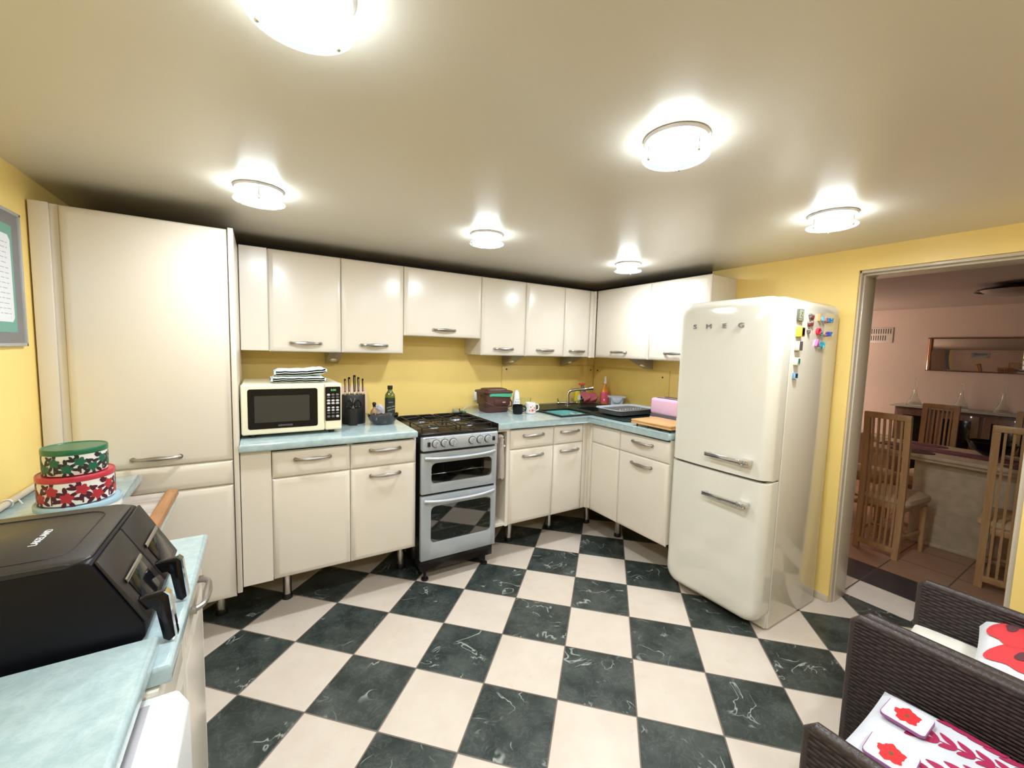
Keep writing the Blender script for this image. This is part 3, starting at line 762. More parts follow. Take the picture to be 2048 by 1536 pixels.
# bottles and bowl
M['oliveglass'] = mat('olive_glass', (.20, .24, .03), .05, trans=.6, coat=.5)
def bottle(name, prof, c, m, label, parts=(), cat='bottle', seg=28, sx=1, sy=1, rotz=0):
    t = thing(name, label, cat, c)
    obj('bottle_body', MB().lathe(prof, c, seg, sx=sx, sy=sy), m, t)
    for nm, mb, mm in parts: obj(nm, mb, mm, t)
    return t
oc = (-1.468, .405, ZW+.0005)
bottle('olive_oil_bottle', [(.031, 0), (.034, .004), (.034, .165), (.031, .180), (.018, .198), (.0145, .206), (.0145, .222)], oc, 'oliveglass',
       'dark green glass bottle of olive oil standing behind the black bowl', [
       ('label', MB().lathe([(.0344, .03), (.0344, .155)], oc, 28, cap=False), mat('dark_label', (.02, .035, .025), .5)),
       ('cap', MB().cyl((oc[0], oc[1], oc[2]+.213), (oc[0], oc[1], oc[2]+.238), .0175, seg=24, bev=.002), 'black'),
       ('lettering', MB().text('EXTRA VIRGIN', .0095, .0003, FY(oc[0], oc[1]-.0352, oc[2]+.095) @ RZ(.22)).text('OLIVE OIL', .012, .0003, FY(oc[0], oc[1]-.0352, oc[2]+.075) @ RZ(.22)).box((oc[0]-.018, oc[1]-.0352, oc[2]+.125), (oc[0]+.012, oc[1]-.0348, oc[2]+.127)), mat('label_print', (.5, .5, .45), .5))])
vc = (-1.566, .44, ZW+.0005)
bottle('small_bottle', [(.020, 0), (.024, .003), (.025, .05), (.022, .066), (.011, .078), (.009, .084), (.009, .096)], vc, mat('amber_vinegar', (.55, .33, .18), .1, trans=.35),
       'small round amber bottle with a dark stopper left of the olive oil', [('stopper', MB().ball((vc[0], vc[1], vc[2]+.112), (.0135, .0135, .012), 16).cyl((vc[0], vc[1], vc[2]+.092), (vc[0], vc[1], vc[2]+.108), .010, seg=16), 'black')])
# crumpled bag
t = bmesh.new(); bmesh.ops.create_icosphere(t, subdivisions=4, radius=1)
for v in t.verts:
    d = v.co.normalized(); k = 1+.16*math.sin(9*d.x+4*d.z)*math.cos(7*d.y+5*d.z)+.08*math.sin(17*d.z+11*d.x)
    v.co = Vector((-1.505+.037*d.x*k, .56+.03*d.y*k, ZW+.042+.046*d.z*k)); v.co.z = max(v.co.z, ZW+.0005)
solo('plastic_bag', MB().add(t), mat('lilac_film', (.72, .70, .80), .35, bump=.5, bscale=60), 'crumpled pale lilac plastic bag behind the olive oil bottle', 'bag', (-1.505, .56, ZW), ang=20)
fb = MB(); fc = (-1.549, .262, ZW+.0005)
fb.lathe([(0, .0), (.055, 0), (.062, .003), (.085, .03), (.100, .058), (.098, .061), (.080, .034), (.056, .010), (0, .008)], fc, 40, sy=.62)
for v in fb.bm.verts:
    a = math.atan2(v.co.y-fc[1], v.co.x-fc[0]); 
    if v.co.z > ZW+.05: v.co.z += .0045*math.sin(9*a)+.005*abs(math.cos(a))
    v.co.x += .0015*math.sin(14*a+60*v.co.z)
solo('glass_bowl', fb, mat('black_textured_glass', (.014, .008, .010), .06, coat=1, bump=.6, bscale=90), 'oval black glass bowl with a scalloped rim at the front of the worktop', 'bowl', fc)
solo('garlic_bulb', MB().lathe([(0, 0), (.016, .002), (.020, .012), (.014, .024), (.004, .032), (.003, .038)], (-1.597, .262, ZW+.018), 20), mat('pink_garlic', (.72, .42, .33), .5), 'pinkish garlic bulb lying in the black glass bowl', 'garlic', (-1.597, .262, ZW+.018))

# ------------------------------------------------------------------ food waste caddy
M['brown'] = mat('brown_plastic', (.085, .032, .026), .42, bump=.05)
wc = thing('food_waste_caddy', 'brown plastic food waste caddy with lid on the L-shaped worktop', 'bin', (-.598, .50, ZW))
c = MB(); t = bmesh.new()
def loft(levels, n=6, seg_r=.03):
    t = bmesh.new(); rings = []
    for (cx, cy, w, d, r, z) in levels: rings.append([t.verts.new((x, y, z)) for x, y in rrect(w, d, r, n, cx, cy)])
    for a, b in zip(rings, rings[1:]):
        for k in range(len(a)): t.faces.new((a[k], a[(k+1) % len(a)], b[(k+1) % len(a)], b[k]))
    t.faces.new(rings[0][::-1]); t.faces.new(rings[-1]); return t
bx, by = -.598, .50
c.add(loft([(bx, by, .20, .15, .03, ZW+.001), (bx, by, .21, .16, .03, ZW+.012), (bx, by, .218, .165, .03, ZW+.055), (bx, by, .232, .18, .03, ZW+.058), (bx, by, .246, .19, .03, ZW+.158)]))
obj('bin_body', c, 'brown', wc)
g = MB().add(loft([(bx+.014, by-.001, .222, .199, .03, ZW+.130), (bx+.014, by-.001, .226, .203, .03, ZW+.142), (bx+.014, by-.001, .223, .201, .03, ZW+.158)]))
for v in g.bm.verts: v.co.z += .005*math.sin(60*v.co.x+40*v.co.y)
obj('bin_liner', g, mat('green_liner', (.07, .42, .24), .4), wc)
ld = MB().add(loft([(bx, by, .268, .21, .035, ZW+.158), (bx, by, .272, .213, .035, ZW+.166), (bx, by, .258, .20, .035, ZW+.174), (bx, by, .20, .14, .03, ZW+.178), (bx, by, .19, .13, .03, ZW+.188), (bx, by, .17, .11, .03, ZW+.190)]))
obj('lid', ld, 'brown', wc)
hn = [(bx+.122, by, ZW+.135), (bx+.142, by-.005, ZW+.120), (bx+.145, by-.05, ZW+.075), (bx+.118, by-.095, ZW+.050), (bx+.06, by-.112, ZW+.045), (bx-.04, by-.112, ZW+.050), (bx-.122, by-.10, ZW+.085), (bx-.14, by-.04, ZW+.12), (bx-.122, by, ZW+.135)]
obj('carry_handle', MB().tube(hn, .0045, 8), 'brown', wc)
obj('emblem', MB().box((bx-.04, by-.0965, ZW+.07), (bx+.065, by-.0935, ZW+.105), .001).box((bx+.03, by-.0975, ZW+.080), (bx+.058, by-.0955, ZW+.088), mi=1), ['brown', mat('pale_print', (.5, .4, .38), .5)], wc)
# wall socket, plug, cable
so = thing('wall_socket', 'white double wall socket partly hidden behind the food waste caddy', 'socket', (-.60, .752, 1.06))
obj('faceplate', MB().box((-.655, .745, 1.052), (-.52, .7555, 1.138), .003), 'white', so)
obj('rocker_switch', MB().box((-.645, .742, 1.108), (-.632, .7455, 1.123), .001), 'white', so)
obj('plug', MB().box((-.640, .72, 1.056), (-.59, .745, 1.10), .006), 'white', so)
solo('power_cable', MB().tube([(-.61, .722, 1.052), (-.65, .70, 1.04), (-.74, .67, 1.02), (-.80, .64, 1.003), (-.845, .58, ZW+.005), (-.852, .52, ZW+.004)], .0035, 8), 'white', 'white power cable running from the wall socket towards the cooker', 'cable', (-.7, .68, ZW))
solo('power_cable', MB().tube([(-.44, .62, ZW+.006), (-.462, .50, ZW+.010), (-.462, .44, ZW+.006), (-.458, .405, ZW+.006), (-.44, .385, ZW+.006)], .005, 8), 'white', 'white cable lying between the food waste caddy and the grater', 'cable', (-.46, .52, ZW))
# grater
gr = MB(); gc = (-.403, .46)
gr.add(loft([(gc[0], gc[1], .075, .05, .02, ZW+.001), (gc[0], gc[1], .066, .045, .02, ZW+.08), (gc[0], gc[1], .045, .034, .015, ZW+.150), (gc[0], gc[1], .022, .02, .009, ZW+.172)]))
for r_ in range(6):
    for c_ in range(3):
        z = ZW+.03+r_*.022; x = gc[0]+(c_-1)*(.018-.0018*r_)
        yy = gc[1]-.0253+.00085*r_*2.2+(.0 if r_ < 4 else .002*(r_-3))
        gr.ball((x+(.004 if r_ % 2 else -.004), yy, z), (.0042, .0022, .0034 if r_ % 2 else .0048), 8, mi=1)
solo('grater', gr, [mat('white_enamel', (.80, .81, .82), .25), 'black'], 'white upright grater with black holes behind the black mug', 'grater', (gc[0], gc[1], ZW))
gp = (-.285, .50, ZW+.0005)
solo('drinking_glass', MB().lathe([(.038, 0), (.042, .004), (.052, .100), (.050, .100), (.040, .007), (0, .007)], gp, 32, cap=True), 'clearglass', 'clear glass tumbler behind the white mug', 'glass', gp)
def mug(label, c, r, h, m, a, deco=None):
    t = thing('mug', label, 'mug', c)
    obj('cup', MB().lathe([(r*.8, 0), (r*.9, .002), (r, .01), (r, h-.002), (r-.002, h), (r-.004, h-.002), (r-.005, .008), (0, .006)], c, 32), m, t)
    d = Vector((math.cos(a), math.sin(a), 0)); P0 = Vector(c)
    pts = [P0+d*(r-.003)+Vector((0, 0, h*.82)), P0+d*(r+.018)+Vector((0, 0, h*.84)), P0+d*(r+.027)+Vector((0, 0, h*.60)), P0+d*(r+.022)+Vector((0, 0, h*.33)), P0+d*(r-.003)+Vector((0, 0, h*.25))]
    obj('mug_handle', MB().tube(pts, .0045, 10), m, t)
    if deco: deco(t)
    return t
mug('black mug with dark bands in front of the grater', (-.485, .302, ZW+.0005), .041, .073, 'gblack', -.3)
def deco(t):
    mc = (-.375, .285)
    mb = MB()
    for (a, z, s) in ((-1.75, .030, .012), (-1.35, .050, .007), (-2.1, .056, .006), (-1.8, .065, .004), (-1.2, .03, .006), (-2.3, .028, .006)):
        pts = []
        for k in range(10):
            rr = s*(1+.3*math.cos(5*2*PI*k/10)); aa = a+rr*math.cos(2*PI*k/10)/.043; pts.append((mc[0]+.0434*math.cos(aa), mc[1]+.0434*math.sin(aa), ZW+z+rr*math.sin(2*PI*k/10)))
        mb.poly(pts)
    obj('flower_print', mb, mat('red_print', (.72, .10, .08), .4), t)
mug('white mug with a red flower print standing left of the sink', (-.375, .285, ZW+.0005), .043, .088, mat('white_china', (.82, .80, .77), .15, coat=.3), -.35, deco)

# ------------------------------------------------------------------ behind the sink
dc = (.40, .62, ZW+.0075)
bottle('washing_up_liquid', [(.030, 0), (.034, .004), (.034, .09), (.028, .115), (.015, .128), (.012, .132)], dc, mat('yellow_liquid', (.80, .66, .04), .12, trans=.25),
       'yellow washing-up liquid bottle behind the tap', [
       ('cap', MB().cyl((dc[0], dc[1], dc[2]+.13), (dc[0], dc[1], dc[2]+.148), .012, .009, 16), mat('clear_cap', (.75, .8, .75), .2)),
       ('label', MB().prism([(dc[0]+x*.9, dc[2]+.06+z) for x, z in rrect(.038, .06, .018)], 1, dc[1]-.0290, dc[1]-.0270), mat('white_green_label', (.75, .80, .70), .5))], sx=1, sy=.75)
M['tealspray'] = mat('teal_trigger_bottle', (.10, .22, .21), .2, trans=.2)
sc2 = (.50, .655, ZW+.0075)
tb2 = bottle('spray_bottle', [(.034, 0), (.036, .004), (.036, .10), (.030, .13), (.014, .155), (.012, .17)], sc2, 'tealspray', 'dark teal spray bottle with a red trigger behind the tap spout', [
       ('trigger_head', MB().box((sc2[0]-.05, sc2[1]-.016, sc2[2]+.172), (sc2[0]+.022, sc2[1]+.014, sc2[2]+.190), .005).box((sc2[0]-.03, sc2[1]-.006, sc2[2]+.148), (sc2[0]-.022, sc2[1]+.006, sc2[2]+.174), .003), mat('red_trigger', (.72, .10, .05), .3)),
       ('shoulder', MB().tube([(sc2[0]-.012, sc2[1], sc2[2]+.165), (sc2[0]+.03, sc2[1], sc2[2]+.125)], .008, 10), mat('teal_cap', (.12, .42, .42), .3))], sx=1, sy=.7)
# pink rubber gloves draped
t = bmesh.new()
gl = MB()
def glove(u, v):
    x = .425+.165*u; s = math.sin(2*PI*u*1.7+1)*.018
    y = .60-.055*math.sin(PI*v)-.02*v+s*(1-v*.4)+.015*math.sin(11*u+5*v)
    z = ZW+.010+.105*(1-v)+.012*math.sin(8*u)*(1-v)-.035*abs(u-.42)*(1-v)
    return (x, y, z)
gl.grid(glove, 30, 22, thick=.003)
solo('rubber_gloves', gl, mat('pink_rubber', (.78, .22, .26), .45), 'pair of pink rubber gloves draped beside the tap behind the sink', 'gloves', (.5, .6, ZW), ang=80)
pc = (.625, .478, ZW+.0075)
bottle('cleaner_bottle', [(.040, 0), (.045, .005), (.046, .10), (.040, .13), (.024, .165), (.0165, .185), (.0165, .20)], pc, mat('orange_liquid', (.85, .34, .03), .1, trans=.25),
       'tall orange and pink cleaner bottle with white nozzle in the corner', [
       ('label', MB().lathe([(.0475, .012), (.0475, .118)], pc, 28, cap=False, sy=.75), mat('pink_label', (.72, .10, .16), .4)),
       ('nozzle', MB().lathe([(.014, .198), (.014, .215), (.011, .22), (.009, .262), (.005, .268)], pc, 20), 'white'),
       ('badge', MB().ball((pc[0]-.026, pc[1]-.022, pc[2]+.042), (.011, .010, .013), 14), mat('white_badge', (.8, .7, .68), .5))], sx=1, sy=.75)
# grey sink caddy
M['greyp'] = mat('grey_plastic', (.46, .50, .56), .35)
M['greyd'] = mat('slate_plastic', (.115, .125, .135), .35)
sd = MB(); q0 = (.575, .285)
A = RZ(-.65)
def cad():
    mb = MB()
    mb.add(loft([(0, 0, .125, .075, .012, 0), (0, 0, .135, .082, .012, .088)]))
    mb.add(loft([(0, 0, .160, .100, .014, .088), (0, 0, .162, .102, .014, .098)]))
    mb.prism([(-.052, .088), (.052, .088), (.030, .045), (.015, .038), (-.015, .038), (-.030, .045)], 1, -.050, -.040, bev=.003)
    mb.box((-.065, -.046, .0), (-.052, -.038, .075), .002, mi=1); mb.box((.052, -.046, .0), (.065, -.038, .075), .002, mi=1)
    mb.ball((0, -.043, .012), .006, 10, mi=1); return mb
m_ = MB(); m_.add(cad().bm.copy(), 0)
cd = cad(); bmesh.ops.transform(cd.bm, matrix=TR(.585, .285, ZW+.008) @ RZ(-.70), verts=cd.bm.verts)
solo('sink_caddy', cd, ['greyp', 'greyd'], 'grey plastic cutlery caddy standing beside the cleaner bottle', 'caddy', (.585, .285, ZW+.008))
# dish rack
dr = thing('dish_rack', 'grey plastic dish drying rack on the sink drainer', 'dish rack', (.33, -.07, ZW+.007))
rw = MB(); zr = ZW+.0075
def lofthollow(levels, close=True):
    t = bmesh.new(); rings = []
    for (cx, cy, w, d, r, z) in levels: rings.append([t.verts.new((x, y, z)) for x, y in rrect(w, d, r, 6, cx, cy)])
    for a, b in zip(rings, rings[1:]):
        for k in range(len(a)): t.faces.new((a[k], a[(k+1) % len(a)], b[(k+1) % len(a)], b[k]))
    if close: t.faces.new(rings[-1])
    return t
cx, cy = .335, -.068
rw.add(lofthollow([(cx, cy, .40, .25, .05, zr+.018), (cx, cy, .42, .27, .05, zr+.045), (cx, cy, .452, .30, .06, zr+.050), (cx, cy, .45, .30, .06, zr+.056), (cx, cy, .40, .255, .05, zr+.050), (cx, cy, .36, .22, .04, zr+.024)]))
obj('tray', rw, 'greyp', dr)
bt = MB().add(lofthollow([(cx, cy, .36, .215, .05, zr+.006), (cx, cy, .41, .26, .05, zr+.012), (cx, cy, .425, .274, .05, zr+.044)])); 
for x in (cx-.15, cx+.15):
    for y in (cy-.08, cy+.08): bt.cyl((x, y, zr), (x, y, zr+.01), .012, seg=12)
obj('drip_base', bt, 'greyd', dr)
for k in range(9):
    obj('plate_prong', MB().tube([(cx-.12+k*.03, cy-.05, zr+.024), (cx-.12+k*.03, cy-.05, zr+.052)], [.006, .0045], 8), 'greyp', dr)
obj('cutlery_well', MB().box((cx-.19, cy+.02, zr+.0245), (cx-.06, cy+.10, zr+.027)), 'greyd', dr)
# toaster
to = thing('toaster', 'pastel pink toaster partly hidden behind the fridge', 'toaster', (.42, -.40, ZW))
obj('toaster_body', MB().box((.345, -.66, ZW+.045), (.52, -.30, ZW+.172), .022, 5).box((.343, -.655, ZW+.012), (.522, -.303, ZW+.026), .004), mat('pastel_pink', (.80, .50, .66), .28, coat=.3), to)
obj('base_band', MB().box((.346, -.655, ZW+.001), (.519, -.305, ZW+.05), .006), mat('grey_band', (.12, .11, .11), .3), to)
obj('bread_slot', MB().box((.37, -.63, ZW+.170), (.395, -.34, ZW+.1745), .002).box((.455, -.63, ZW+.170), (.48, -.34, ZW+.1745), .002), 'dark', to)
M['bamboo'] = wood_mat('bamboo', (.62, .33, .13), (.75, .45, .20), 10, 1)
bd = MB()
bdd = thing('bamboo_board', 'stacked bamboo chopping board lying in front of the pink toaster', 'chopping board', (.14, -.58, ZW))
obj('board', MB().box((.005, -.755, ZW+.018), (.255, -.425, ZW+.032), .004).box((.005, -.755, ZW+.0335), (.255, -.425, ZW+.046), .004), 'bamboo', bdd)
for x in (.02, .24):
    for y in (-.74, -.66, -.56, -.47): obj('foot', MB().cyl((x, y, ZW), (x, y, ZW+.019), .006, seg=10), 'black', bdd)

# ------------------------------------------------------------------ fridge freezer
fr = thing('fridge_freezer', 'tall cream retro fridge freezer with chrome handles beside the doorway', 'fridge', (.35, -1.066, 0))
Y0, Y1 = -1.362, -.772
def near_top(mid, e):     # top edges and the four upright ones
    return mid[2] > 1.7
body = MB().box((.118, Y0, .012), (.652, Y1, 1.818), .055, 6, which=lambda mid, e: mid.z > 1.8 and not (abs(e.verts[0].co.x-e.verts[1].co.x) < 1e-6 and mid.x < .2))
obj('body', body, 'fridge', fr)
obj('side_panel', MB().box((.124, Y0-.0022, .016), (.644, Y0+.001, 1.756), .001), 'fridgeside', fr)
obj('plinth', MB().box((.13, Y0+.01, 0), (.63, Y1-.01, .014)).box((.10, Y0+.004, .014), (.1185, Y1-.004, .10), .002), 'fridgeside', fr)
def fdoor(z0, z1, top, bot):
    # front view outline with rounded outer corners, pillowed towards the room
    t = bmesh.new(); rings = []
    R0 = .085
    def outline(ins, rt, rb):
        P = []; y0, y1 = Y0+ins, Y1-ins; a0, a1 = z0+(ins if bot else min(ins, .004)), z1-(ins if top else min(ins, .004))
        for (cy, cz, r, s) in ((y1, a1, rt, 0), (y0, a1, rt, 1), (y0, a0, rb, 2), (y1, a0, rb, 3)):
            sy = 1 if s in (0, 3) else -1; sz = 1 if s in (0, 1) else -1
            for k in range(9):
                a = s*PI/2+PI/2*k/8
                P.append((cy-sy*r+r*math.cos(a), cz-sz*r+r*math.sin(a)))
        return P
    rt = R0 if top else .004; rb = R0 if bot else .004
    prof = [(0, .112), (0, .055)]+[(.052*(1-math.cos(a)), .055-.062*math.sin(a)) for a in [PI/2*i/8 for i in range(1, 9)]]+[(.12, -.012), (.22, -.015)]
    for ins, x in prof:
        r1 = max(rt-ins*.35, .003) if top else .003; r2 = max(rb-ins*.35, .003) if bot else .003
        rings.append([t.verts.new((x, y, z)) for y, z in outline(ins, r1, r2)])
    for a, b in zip(rings, rings[1:]):
        for k in range(len(a)): t.faces.new((a[k], a[(k+1) % len(a)], b[(k+1) % len(a)], b[k]))
    t.faces.new(rings[0][::-1]); t.faces.new(rings[-1])
    return MB().add(t)
fdu = obj('upper_door', fdoor(.848, 1.818, True, False), 'fridge', fr, ang=50)
fdl = obj('lower_door', fdoor(.045, .840, False, True), 'fridge', fr, ang=50)
obj('door_seal', MB().box((.108, Y0+.006, .10), (.119, Y1-.006, 1.75)).box((.03, Y0+.03, .838), (.11, Y1-.03, .85)), 'seam', fr)
for dpar, z in ((fdu, .937), (fdl, .705)):
    hb = MB()
    hb.prism([(-.052, -1.030), (-.056, -1.034), (-.060, -1.24), (-.062, -1.285), (-.046, -1.290), (-.042, -1.24), (-.044, -1.034)], 2, z-.011, z+.011, bev=.003)
    hb.box((-.050, -1.052, z-.008), (-.011, -1.038, z+.008), .002)
    hb.box((-.056, -1.285, z-.014), (-.011, -1.235, z+.014), .003)
    hb.box((-.0665, -1.272, z-.0135), (-.055, -1.262, z+.0135), .001); hb.box((-.0665, -1.252, z-.0135), (-.055, -1.244, z+.0135), .001)
    obj('handle', hb, 'chrome', dpar)
for ch, y in (('S', -.897), ('M', -.985), ('E', -1.078), ('G', -1.172)):
    obj('letter', MB().text(ch, .036, .0025, FX(-.0165, y, 1.666), extend=1.35, bevel=.0006), 'badge', fdu)

# magnets on the fridge side (facing the camera side, -y)
ym = Y0-.0018
def magnet(label, x, z, w, h, d, col, deco=None, extra=None):
    mb = MB().box((x-w/2, ym-d, z-h/2), (x+w/2, ym, z+h/2), .002)
    mats = [mat('magnet_paint', col, .4)]
    if deco:
        for (dx, dz, ww, hh_, cc) in deco:
            mats.append(mat('magnet_print', cc, .4)); mb.box((x+dx-ww/2, ym-d-.001, z+dz-hh_/2), (x+dx+ww/2, ym-d+.0005, z+dz+hh_/2), mi=len(mats)-1)
    solo('fridge_magnet', mb, mats, label, 'magnet', (x, ym, z), 'magnets on the fridge side')
magnet('square olive-grey timer magnet, topmost of the left column on the fridge', .175, 1.722, .055, .062, .012, (.12, .12, .09), [(.002, .004, .046, .046, (.36, .37, .24)), (.004, .010, .006, .012, (.08, .1, .06)), (-.003, -.004, .006, .007, (.08, .1, .06)), (.008, -.010, .005, .008, (.08, .1, .06)), (0, -.025, .048, .005, (.45, .45, .38))])
magnet('yellow box magnet with a brown picture panel, second of the left column', .170, 1.635, .036, .050, .028, (.80, .60, .06), [(.003, 0, .028, .044, (.15, .06, .04)), (.003, 0, .020, .034, (.62, .40, .36)), (.003, .006, .006, .006, (.2, .12, .1)), (.003, -.006, .006, .006, (.2, .12, .1))])
magnet('dark grey box magnet with white side, third of the left column', .168, 1.562, .036, .048, .024, (.62, .58, .52), [(.002, 0, .031, .046, (.11, .095, .09))])
magnet('white square magnet with a green V emblem, fourth of the left column', .172, 1.482, .036, .040, .018, (.78, .76, .66), [(.004, 0, .022, .030, (.14, .34, .30)), (.001, .003, .004, .018, (.02, .05, .04)), (.008, .003, .004, .018, (.02, .05, .04)), (.0045, -.006, .006, .006, (.02, .05, .04))])
magnet('blue and white rectangular magnet, lowest of the left column', .172, 1.405, .038, .034, .012, (.20, .36, .52), [(.003, .001, .026, .022, (.02, .05, .12)), (-.014, .001, .004, .024, (.65, .72, .78)), (.003, -.014, .03, .004, (.65, .72, .78)), (.004, .001, .010, .010, (.35, .5, .6))])
# silver and red figure magnets
M['silv'] = mat('pewter', (.30, .27, .26), .3, metal=.7); M['red'] = mat('dark_red', (.22, .015, .02), .3)
for i, (x, z, kk, lab) in enumerate(((.287, 1.722, 0, 'large silver butterfly-like magnet at the upper left of the middle cluster'), (.312, 1.718, 1, 'grey and dark red winged magnet at the upper right of the middle cluster'), (.281, 1.678, 1, 'dark red round magnet at the lower left of the middle cluster'), (.310, 1.683, 1, 'dark red round magnet at the lower right of the middle cluster'), (.280, 1.640, 0, 'silver heart magnet with red rim, lowest of the middle cluster'))):
    mb = MB().ball((x, ym-.007, z), (.010, .0075, .013 if i < 2 else .010), 12, mi=kk).ball((x-.008, ym-.006, z+.009), (.006, .006, .008), 10, mi=0).ball((x+.008, ym-.006, z+.009), (.006, .006, .008), 10, mi=0).ball((x, ym-.011, z-.002), (.005, .004, .005), 8, mi=1-kk)
    solo('fridge_magnet', mb, ['silv', 'red'], lab, 'magnet', (x, ym, z), 'magnets on the fridge side')
rows = [('Lucas', 1.722, .392, .037), ('Oscar', 1.645, .392, .037), ('Amy', 1.585, .388, .038)]
cols = [[(.80, .36, .12), (.20, .52, .68), (.75, .22, .13), (.06, .22, .55), (.10, .32, .60)], [(.75, .04, .08), (.05, .42, .45), (.76, .30, .18), (.08, .10, .45), (.05, .12, .55)], [(.80, .16, .45), (.05, .42, .55), (.08, .50, .60)]]
for ri, (w_, z, x0, st) in enumerate(rows):
    for i, ch in enumerate(w_):
        x = x0+i*st
        mb = MB().text(ch, .052 if ch.isupper() else .050, .006, FY(x, ym-.0063, z-(.0 if ch.isupper() else .002)), bevel=.001, extend=1.0)
        solo('letter_magnet', mb, mat('letter_plastic', cols[ri][i], .3), '%s plastic letter %s magnet in the %s row of letters on the fridge' % (['orange', 'light blue', 'red', 'dark blue', 'blue', 'crimson', 'teal', 'salmon', 'navy', 'blue', 'pink', 'teal', 'turquoise'][ri*5+i], ch, ['top', 'middle', 'bottom'][ri]), 'magnet', (x, ym, z), 'letter magnets on the fridge side')
M['lampring'] = mat('satin_lamp_ring', (.62, .56, .54), .3, metal=.4)
# ------------------------------------------------------------------ ceiling lights
def ceiling_light(label, x, y, first=None):
    if first: return dup(first, (x, y, ZC), label=label)
    t = thing('ceiling_light', label, 'ceiling light', (x, y, ZC), 0, 'round ceiling lights')
    b = MB().lathe([(.070, 0), (.092, 0), (.094, -.003), (.088, -.010), (.070, -.012)], (0, 0, -.0005), 48, cap=False)
    b.lathe([(.070, -.012), (.066, -.006), (.064, 0)], (0, 0, -.0005), 48, cap=False)
    obj('base_ring', b, 'lampring', t, True)
    obj('diffuser', MB().lathe([(.0595, -.0535), (.03, -.055), (0, -.056)], (0, 0, 0), 48, cap=False).lathe([(.050, -.004), (.062, -.012), (.0635, -.022), (.0635, -.044), (.0595, -.0535)], (0, 0, 0), 48, mi=1, cap=False), ['lampw', 'lamps'], t, True)
    obj('glass_disc', MB().lathe([(.060, -.050), (.094, -.050), (.095, -.0525), (.094, -.055), (.060, -.055)], (0, 0, 0), 64, cap=False), 'paleglass', t, True)
    obj('disc_rim', MB().tube([(.0945*math.cos(a), .0945*math.sin(a), -.0525) for a in [2*PI*i/64 for i in range(64)]], .0016, 6, closed=True), 'paleglass', t, True)
    for k in range(3):
        a = 2*PI*k/3+.5; cx, cy = .079*math.cos(a), .079*math.sin(a)
        obj('support_pin', MB().cyl((cx, cy, -.004), (cx, cy, -.060), .0028, seg=10).ball((cx, cy, -.060), .0045, 10), 'chrome', t, True)
    return t
l0 = ceiling_light('round glass ceiling light nearest the tall cupboard', -2.216, -.365)
for x, y, lab in ((-1.135, -.345, 'round glass ceiling light above the cooker, middle of the row nearest the wall cabinets'),
                  (.03, -.30, 'small-looking round glass ceiling light in the far corner above the sink'),
                  (-2.152, -1.548, 'round glass ceiling light cut off by the top of the photo'),
                  (-1.162, -1.588, 'large round glass ceiling light over the middle of the floor'),
                  (-.055, -1.565, 'round glass ceiling light in front of the doorway, right of the fridge')):
    ceiling_light(lab, x, y, l0)
for x in (-2.15, -1.15, -.05): ceiling_light('round glass ceiling light added unseen behind the viewer for brightness', x, -2.85, l0)  # unseen row, added to brighten the near objects

# ------------------------------------------------------------------ left counter
M['rawwood'] = wood_mat('weathered_board', (.30, .25, .21), (.48, .43, .38), 9, 0, .6)
M['brownwood'] = wood_mat('brown_wood_edge', (.28, .12, .045), (.42, .21, .085), 12, 1, .5)
solo('worktop', round_front([(XL+.001, -1.492), (-2.378, -1.492), (-2.378, -.872), (XL+.001, -.872)], .860, .900), 'worktop', 'pale green worktop along the left wall under the black air fryer', 'worktop', (-2.7, -1.4, .86), 'pale green worktops')
solo('worktop', round_front([(XL+.001, -.8705), (-2.515, -.8705), (-2.515, -.435), (-2.69, -.435), (-2.69, -.035), (XL+.001, -.035)], .860, .900), 'worktop', 'narrower pale green worktop against the left wall carrying the stacked cake tins', 'worktop', (-2.76, -.45, .86), 'pale green worktops')
solo('worktop', round_front([(XL+.001, -2.35), (-2.402, -2.35), (-2.402, -1.448), (XL+.001, -1.448)], .9005, .940), 'worktop', 'thick pale green worktop in the near left corner, laid over the lower one', 'worktop', (-2.7, -1.9, .90), 'pale green worktops')
def left_unit(y0, y1, label, hz=None, x=-2.395, frontx=None):
    t = thing('base_cabinet', label, 'cabinet', (-2.7, (y0+y1)/2, 0), 0, 'base cabinets')
    obj('body', MB().box((XL+.02, y0+.001, .12), (x-.002, y1-.001, .8595)), 'carc', t)
    d = obj('drawer', panel('L', x-.02, y0, y1, .725, .855), 'cream', t)
    if hz: handle(d, 'L', x, (y0+y1)/2, hz)
    obj('door', panel('L', x-.02, y0, y1, .12, .722), 'cream', t)
    for yy in (y0+.08, y1-.08): leg(t, x-.12, yy, .122)
    return t
left_unit(-1.228, -.875, 'cream base cabinet with bow handle under the left worktop, nearest the tall cupboard', .80)
left_unit(-1.50, -1.232, 'cream base cabinet under the left worktop beside the white appliance')
left_unit(-.868, -.455, 'cream base cabinet under the narrow worktop with the cake tins', x=-2.56)
wa = thing('tumble_dryer', 'white appliance with a recessed grip pushed under the near left worktop', 'appliance', (-2.7, -1.78, 0))
obj('casing', MB().box((-2.95, -2.10, .02), (-2.43, -1.515, .855), .006), 'white', wa)
dm = MB().prism([(-2.430, .06), (-2.372, .06), (-2.352, .09), (-2.352, .82), (-2.366, .848), (-2.372, .852), (-2.430, .852)], 1, -2.10, -1.50, bev=.004)
obj('door', dm, 'white', wa)
obj('recessed_grip', MB().box((-2.420, -2.08, .8505), (-2.405, -1.52, .8535), .001), mat('grip_grey', (.42, .40, .42), .4), wa)
